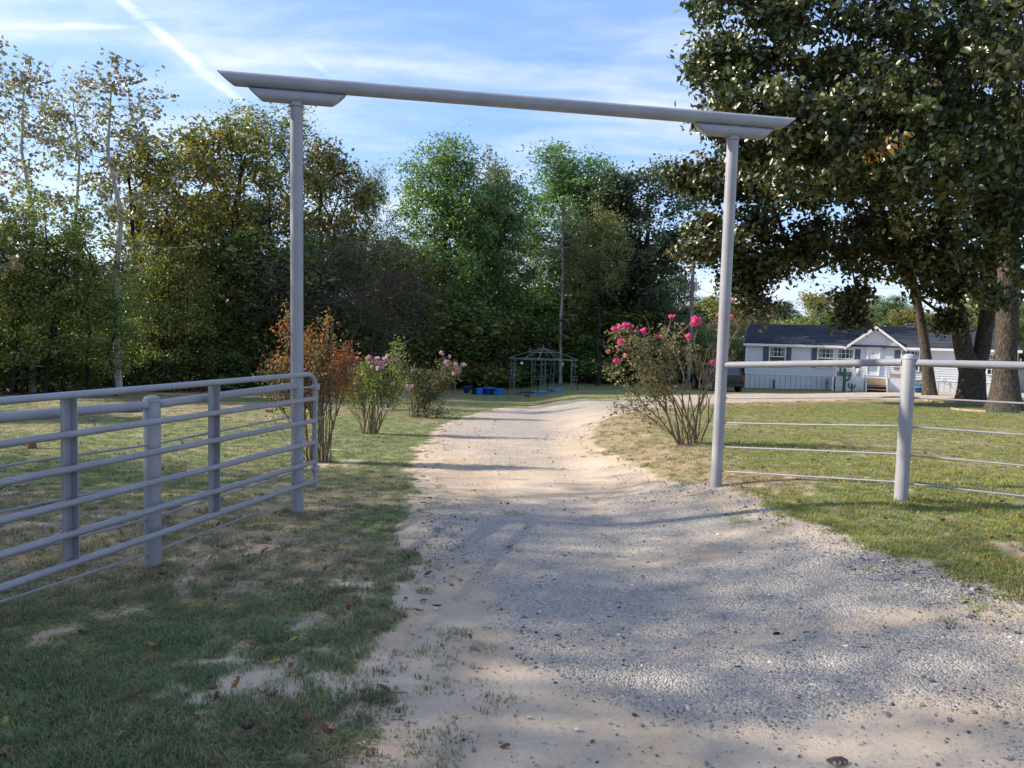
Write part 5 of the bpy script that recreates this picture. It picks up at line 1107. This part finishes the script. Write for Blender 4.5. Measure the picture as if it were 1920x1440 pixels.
shrub(bR, [B(bR, 1180, 650, 0, .38, .4, .25, 21), B(bR, 1215, 690, 0, .45, .5, .35, 28), B(bR, 1255, 640, 0, .4, .4, .28, 21), B(bR, 1200, 755, 0, .42, .4, .25, 21), B(bR, 1150, 700, 0, .15, .3, .18, 6), B(bR, 1225, 720, 0, .35, .4, .25, 14), B(bR, 1300, 660, 0, .4, .4, .35, 24), B(bR, 1345, 690, 0, .28, .4, .45, 21), B(bR, 1360, 620, 0, .2, .2, .2, 7), B(bR, 1225, 790, -.2, .16, .2, .1, 4), B(bR, 1320, 770, -.2, .3, .2, .1, 4)],
      24, 16, 'redden', 10, .065, (.056, .036), [F(bR, *zf(a, b), -.25, s * .7, c) for a, b, s, c in fl_], None, 'half-bare crape myrtle with hot pink flowers left of the right gate post', spread=.15, sr=.013, kp=1.02, ntw=5, shoots=16, twr=.003, bigstem=.024,
      bare=lambda c: (np.random.RandomState(1).uniform(size=len(c)) < .15 + .80 * sst(-.40, .05, c[:, 0]) * (c[:, 2] < 1.75)))
# ------------------------------------------------------------------ scatter: grass, crushed stone, fallen leaves
def scatter(name, variants, pts, scl, rot, vid, tint, mat, **k):
    V = np.vstack([v for v, f in variants] + [pts]); fs = []; off = 0; vv = []; 
    for i, (v, f) in enumerate(variants): fs += [tuple(int(a) + off for a in q) for q in f]; vv += [i] * len(v); off += len(v)
    me = bpy.data.meshes.new(name); me.from_pydata(V.tolist(), [], fs); me.materials.append(mat); n = len(V); m = len(pts)
    def A(nm, typ, arr, fld='value'):
        a = me.attributes.new(nm, typ, 'POINT'); a.data.foreach_set(fld, arr.ravel())
    A('vid', 'INT', np.concatenate([vv, vid]).astype(np.int32)); A('ispt', 'FLOAT', np.concatenate([np.zeros(off), np.ones(m)]).astype(np.float32))
    A('scl', 'FLOAT_VECTOR', np.vstack([np.ones((off, 3)), scl]).astype(np.float32), 'vector'); A('rot', 'FLOAT_VECTOR', np.vstack([np.zeros((off, 3)), rot]).astype(np.float32), 'vector')
    A('ptint', 'FLOAT_VECTOR', np.vstack([np.zeros((off, 3)), tint]).astype(np.float32), 'vector')
    o = link(name, me, **k); md = o.modifiers.new('scatter', 'NODES'); g = bpy.data.node_groups.new(name, 'GeometryNodeTree'); md.node_group = g
    g.interface.new_socket('Geometry', in_out='INPUT', socket_type='NodeSocketGeometry'); g.interface.new_socket('Geometry', in_out='OUTPUT', socket_type='NodeSocketGeometry')
    gi = g.nodes.new('NodeGroupInput'); go = g.nodes.new('NodeGroupOutput'); jn = g.nodes.new('GeometryNodeJoinGeometry')
    def att(nm, ty):
        a = g.nodes.new('GeometryNodeInputNamedAttribute'); a.data_type = ty; a.inputs[0].default_value = nm; return [s for s in a.outputs if s.enabled][0]
    def cmp(sock, val):
        c = g.nodes.new('FunctionNodeCompare'); c.data_type = 'FLOAT'; c.operation = 'EQUAL'; c.inputs['Epsilon'].default_value = .1; g.links.new(sock, c.inputs[0]); c.inputs[1].default_value = val; return c.outputs[0]
    def sepg(src, sel, out=0):
        s = g.nodes.new('GeometryNodeSeparateGeometry'); s.domain = 'POINT'; g.links.new(src, s.inputs[0]); g.links.new(sel, s.inputs[1]); return s.outputs[out]
    isp = cmp(att('ispt', 'FLOAT'), 1.0); P_ = sepg(gi.outputs[0], isp, 0); G_ = sepg(gi.outputs[0], isp, 1)
    for i in range(len(variants)):
        sel = cmp(att('vid', 'INT'), float(i)); ip = g.nodes.new('GeometryNodeInstanceOnPoints')
        g.links.new(sepg(P_, sel), ip.inputs['Points']); g.links.new(sepg(G_, sel), ip.inputs['Instance']); g.links.new(att('rot', 'FLOAT_VECTOR'), ip.inputs['Rotation']); g.links.new(att('scl', 'FLOAT_VECTOR'), ip.inputs['Scale'])
        g.links.new(ip.outputs[0], jn.inputs[0])
    g.links.new(jn.outputs[0], go.inputs[0]); return o
def scatmat(name, trans=.2, rough=.6, spec=.3, noise=0):
    m, nt = newmat(name); a = nd(nt, 'ShaderNodeAttribute', dict(attribute_name='ptint', attribute_type='INSTANCER'))
    b = nd(nt, 'ShaderNodeBsdfPrincipled', Base_Color=a.outputs['Vector'], Roughness=rough, Specular_IOR_Level=spec); s = b.outputs[0]
    if trans:
        t = nd(nt, 'ShaderNodeBsdfTranslucent', Color=vmth(nt, 'SCALE', a.outputs['Vector'], 1.5)); s = nd(nt, 'ShaderNodeMixShader', i0=trans, i1=s, i2=t.outputs[0]).outputs[0]
    return finish(m, nt, s)
r = np.random.RandomState(77)
def tuft(nb, rad, hmin, hmax, seed, wd=.0042, lean=.9):
    r = np.random.RandomState(seed); V = []; Fq = []
    for i in range(nb):
        a = r.uniform(0, 6.28); o = rad * math.sqrt(r.uniform()); x, y = math.cos(a) * o, math.sin(a) * o; h = r.uniform(hmin, hmax); d = r.uniform(0, 6.28); ln = r.uniform(.2, lean) * h
        dx, dy = math.cos(d), math.sin(d); px, py = -dy * wd / 2, dx * wd / 2; b = len(V)
        V += [(x - px, y - py, -.005), (x + px, y + py, -.005), (x + dx * ln * .35 + px * .8, y + dy * ln * .35 + py * .8, h * .55), (x + dx * ln * .35 - px * .8, y + dy * ln * .35 - py * .8, h * .55), (x + dx * ln, y + dy * ln, h * (.95 if ln < .6 * h else .72))]
        Fq += [(b, b + 1, b + 2, b + 3), (b + 3, b + 2, b + 4)]
    return V, Fq
tufts = [tuft(26, .055, .022, .055, 1), tuft(20, .045, .018, .045, 2), tuft(30, .07, .012, .035, 3, lean=1.4), tuft(16, .03, .03, .075, 4)]
def sample(n, y0, y1, pw, xm):
    u = r.uniform(size=n); a = 1 - pw; yy = (y0 ** a + u * (y1 ** a - y0 ** a)) ** (1 / a); return r.uniform(-1, 1, n) * (yy * .74 + xm), yy
gx_, gy_ = sample(78000, 1.7, 30, 1.25, .8)
mk3, s3, e3 = masks(gx_, gy_)
den = np.clip(1.18 - mk3['bare'] * 1.55 + .9 * (fbm(gx_ * 8, gy_ * 8, 90) - .5), .0, 1) * np.where(mk3['dry'] > .55, .75, 1)
keep = (e3 > .05) & (r.uniform(size=len(gx_)) < den * np.where(gx_ < 0, .80, .95))
keep |= (np.abs(e3 - .0) < .35) & (e3 < .25) & (r.uniform(size=len(gx_)) < .06 * (vnoise(gx_ * 3, gy_ * 3, 4) > .45))
gx_, gy_ = gx_[keep], gy_[keep]; dry = mk3['dry'][keep]; n = len(gx_)
h3 = height(gx_, gy_); lush = fbm(gx_ * 1.4, gy_ * 1.4, 95)
gcol = pick([((.14, .19, .085), 5), ((.175, .22, .10), 4), ((.24, .25, .12), 2.5)], n, r); dcol = pick([((.27, .225, .12), 3), ((.36, .30, .18), 2), ((.17, .135, .085), 2), ((.18, .18, .08), 2)], n, r)
rt_ = (gx_ > 0)[:, None]; gcol = np.where(rt_, gcol * [1.45, 1.22, .70], gcol)  # right-hand blades brighter and yellower: sunlit look put into the colour
isd = r.uniform(size=n) < np.clip(dry * 1.05 - .05 + .18 * (gx_ < 0) * 0, 0, .92); tint = np.where(isd[:, None], dcol, gcol) * r.uniform(.75, 1.25, (n, 1))
ht_ = .72 * np.clip(.45 + 1.1 * lush, .5, 1.4) * r.uniform(.7, 1.25, n) * np.where(isd, .75, 1.0); wd_ = np.interp(gy_, [2, 8, 16, 30], [1, 1.15, 1.7, 2.6])
scatter('grass', tufts, np.stack([gx_, gy_, h3], 1), np.stack([wd_, wd_, ht_ * np.interp(gy_, [2, 8, 30], [1, .95, 1.0])], 1), np.stack([np.zeros(n), np.zeros(n), r.uniform(0, 6.28, n)], 1), r.choice(4, n, p=[.35, .25, .28, .12]), tint, scatmat('grass_blade', .3, .55, .25),
        label='short patchy grass covering both lawns', cat='grass', kind='stuff')
print('tufts', n)
# crushed stone
def stone(seed):
    r = np.random.RandomState(seed); import bmesh
    bm = bmesh.new(); bmesh.ops.create_icosphere(bm, subdivisions=1, radius=1); V = [tuple(np.array(v.co) * (1 + r.uniform(-.28, .28)) * [1, .75, .5]) for v in bm.verts]; F_ = [tuple(v.index for v in f.verts) for f in bm.faces]; bm.free(); return V, F_
sx_, sy_ = sample(270000, 1.9, 18, 1.5, .6)
s4, u4, a4, b4 = road(sx_, sy_); gr = gravelf(sx_, sy_); isr = s4 < .15
dens = np.clip((gr - .30) * 1.5, .05, 1.0) * np.where(isr, 1, 0) * np.clip(1 - 3 * np.maximum(s4, 0), 0, 1)
keep = r.uniform(size=len(sx_)) < dens * .75
# scattered stones on the bare verge at the right
sx_, sy_ = sx_[keep], sy_[keep]; n = len(sx_); sz = np.clip(.0042 * np.exp(r.normal(size=n) * .5), .0026, .016) * np.interp(sy_, [2, 6, 16], [1, 1.15, 1.7])
tint = pick([((.17, .16, .15), 4), ((.28, .26, .24), 4), ((.42, .39, .355), 3), ((.075, .073, .075), 2), ((.62, .58, .53), 1.0), ((.44, .36, .275), 1.5)], n, r) * r.uniform(.8, 1.2, (n, 1))
scatter('gravel', [stone(i) for i in range(5)], np.stack([sx_, sy_, height(sx_, sy_) + .008 + sz * .2], 1), np.stack([sz, sz, sz * r.uniform(.7, 1.2, n)], 1), np.stack([r.uniform(-.4, .4, n), r.uniform(-.4, .4, n), r.uniform(0, 6.28, n)], 1), r.randint(0, 5, n), tint, scatmat('stone', 0, .85, .25), label='loose grey crushed stone spread over the driveway', cat='gravel', kind='stuff')
print('stones', n)
# fallen leaves
def lobed(seed, curl):
    r = np.random.RandomState(seed); hw = [.10, .30, .16, .42, .22, .46, .20, .30, .06]; V = []; F_ = []
    for i, h in enumerate(hw):
        y = (i / 8 - .5) * 1.6; z = curl * .5 * y * y
        for s_ in (-1, 0, 1): x = s_ * h; V.append((x, y - abs(s_) * .06, z + (curl * .9 * h * h * 2 if s_ else 0) + r.uniform(-.04, .04)))
    for i in range(8):
        for k in (0, 1): a = i * 3 + k; F_.append((a, a + 1, a + 4, a + 3))
    V += [(0, -.8, V[1][2]), (.02, -1.1, .1), (-.02, -1.1, .1)]; F_.append((27, 28, 29)); return V, F_
lv = [lobed(1, 1.0), lobed(2, -.9), lobed(3, 1.6)]
lx_, ly_ = sample(5200, 1.8, 34, 1.2, .5); s5, u5, a5, b5 = road(lx_, ly_)
keep = r.uniform(size=len(lx_)) < np.where(s5 < 0, .03, np.where(lx_ > 0, .55, .5)) * np.clip(.3 + 1.6 * (fbm(lx_ * .7, ly_ * .7, 99) - .35), .1, 1); keep &= ~((ly_ < 4.5) & (r.uniform(size=len(lx_)) < .55))
lx_, ly_ = lx_[keep], ly_[keep]; n = len(lx_); sz = r.uniform(.016, .045, n) * np.interp(ly_, [2, 20], [.85, 1.5])
tint = pick([((.16, .085, .05), 4), ((.22, .13, .07), 3), ((.32, .14, .05), 1.2), ((.40, .30, .06), 1.0), ((.30, .23, .15), 2), ((.08, .05, .035), 2)], n, r)
scatter('leaf_litter', lv, np.stack([lx_, ly_, height(lx_, ly_) + .022], 1), np.stack([sz, sz, sz], 1), np.stack([r.uniform(-.5, .5, n), r.uniform(-.5, .5, n), r.uniform(0, 6.28, n)], 1), r.randint(0, 3, n), tint, scatmat('litter', .15, .7, .2), label='scattered small brown and yellow fallen leaves', cat='fallen leaves', kind='stuff')
# the brush and dead leaves along the foot of the wood
bx, by = [], []
for px in np.arange(-250, 1290, .55):
    Y_ = edgeY(px) + r.uniform(-1.2, 2.5); bx.append((px - 960 + 10) / FPX * Y_); by.append(Y_)
bx = np.array(bx); by = np.array(by); n = len(bx); sz = r.uniform(.06, .13, n)
scatter('woodland_litter', lv, np.stack([bx, by, height(bx, by) + r.uniform(.02, .28, n) ** 1.4], 1), np.stack([sz] * 3, 1), np.stack([r.uniform(-1, 1, n), r.uniform(-1, 1, n), r.uniform(0, 6.28, n)], 1), r.randint(0, 3, n), pick([((.14, .08, .05), 4), ((.20, .13, .09), 3), ((.30, .22, .16), 1.5), ((.06, .07, .03), 3)], n, r), scatmat('wood_litter', .1, .8, .1), label='dead leaves and brush along the foot of the wood', cat='brush', kind='stuff')

FL = [(612, 1393, .085, 2, (.24, .15, .11), 'large curled brown oak leaf near the bottom edge left of the sand'), (680, 1312, .05, 0, (.17, .10, .075), 'brown leaf tilted on the sand left of a small dark stone'), (722, 1300, .06, 1, (.17, .095, .07), 'reddish brown leaf right of the tilted brown leaf'), (468, 1383, .055, 2, (.09, .055, .045), 'dark crumpled leaf in the bare patch near the bottom left'),
      (495, 1312, .035, 0, (.22, .09, .06), 'small red-brown leaf on the bare patch of the left verge'), (695, 1418, .045, 1, (.13, .07, .055), 'dark leaf standing in grass by the bottom edge'), (818, 1148, .05, 0, (.10, .07, .055), 'dark leaf on pale sand at the driveway edge'), (652, 1153, .035, 2, (.20, .075, .05), 'red-brown leaf in the grass upper of two left of the driveway edge'), (702, 1198, .03, 2, (.15, .06, .045), 'small dark red leaf in the grass nearer the camera than the red-brown one'), (779, 1102, .025, 0, (.26, .09, .05), 'tiny rust leaf on the sunlit edge of the driveway'),
      (983, 1247, .035, 1, (.22, .13, .10), 'tan-brown leaf alone on the sand of the driveway'), (816, 1003, .022, 0, (.50, .34, .04), 'small yellow leaf at the left edge of the gravel'), (455, 1025, .045, 1, (.30, .12, .06), 'orange-brown leaf below the lowest gate rail'), (320, 938, .05, 2, (.20, .08, .05), 'red-brown leaf on the lawn behind the short fence post'), (1555, 925, .035, 0, (.16, .07, .04), 'brown leaf on the grass left of the right fence post'), (1880, 902, .05, 0, (.46, .17, .07), 'bright orange leaf on the grass by the right edge'), (1877, 948, .04, 2, (.34, .16, .08), 'curled tan-orange leaf at the right edge below the lowest rod'),
      (1752, 970, .035, 1, (.14, .07, .05), 'dark brown leaf right of the foot of the right fence post'), (1552, 1003, .035, 0, (.14, .06, .045), 'dark red leaf in the shaded grass by the gravel'), (1892, 1132, .045, 2, (.22, .15, .11), 'pale brown leaf on the stones at the right edge'), (10, 1415, .06, 1, (.22, .10, .07), 'reddish leaf cut by the bottom left corner'), (1572, 1437, .07, 1, (.20, .12, .10), 'brown leaf on the gravel cut by the bottom edge')]
for px, py, sz, vi, c, l in FL:
    g = gnd(px, py); V, F_ = lv[vi]; V = np.array(V) * sz * .78
    me = bpy.data.meshes.new('fallen_leaf'); me.from_pydata(V.tolist(), [], F_); a = me.color_attributes.new('tint', 'FLOAT_COLOR', 'POINT'); cv_ = np.ones((len(V), 4), np.float32); cv_[:, :3] = c; a.data.foreach_set('color', cv_.ravel()); me.materials.append(M['dry_leaf'])
    o = link('fallen_leaf', me, label=l, cat='leaf', group='single fallen leaves near the camera'); o.location = (g[0], g[1], g[2] + .03 + .1 * sz); o.rotation_euler = (r.uniform(-.4, .4), r.uniform(-.4, .4), r.uniform(0, 6.28))
    sd2 = o.modifiers.new('thick', 'SOLIDIFY'); sd2.thickness = .0008
# bigger single stones lying proud of the surface
ST = [(1455, 1192, .03, .018), (1005, 1190, .022, .02), (1383, 1255, .025, .05), (1490, 1205, .02, .06), (1445, 1265, .018, .07), (1500, 1310, .018, .13), (1110, 1395, .018, .1), (1190, 1345, .02, .07), (1820, 1160, .04, .12), (1870, 1150, .035, .16), (1610, 1080, .03, .32), (1680, 1108, .035, .34), (1590, 1065, .03, .30), (1640, 1090, .028, .36), (722, 1319, .02, .03), (1290, 1070, .02, .45), (1270, 1095, .018, .4), (1150, 1240, .016, .35), (1265, 1220, .02, .06), (1330, 1130, .015, .06)]
pts = np.array([gnd(a, b) for a, b, c, d in ST]); n = len(pts); sz = np.array([c for _, _, c, _ in ST]) * .75
scatter('loose_rocks', [stone(40 + i) for i in range(4)], pts + [0, 0, .012], np.stack([sz, sz * .9, sz * .8], 1), np.stack([np.zeros(n), r.uniform(-.2, .2, n), r.uniform(0, 6.28, n)], 1), r.randint(0, 4, n), np.array([[d, d, d * 1.1] for _, _, _, d in ST]), M['stone'] if 'stone' in M else scatmat('rock', 0, .85, .25), label='a few larger grey rocks lying loose on the driveway', cat='rocks', kind='stuff')
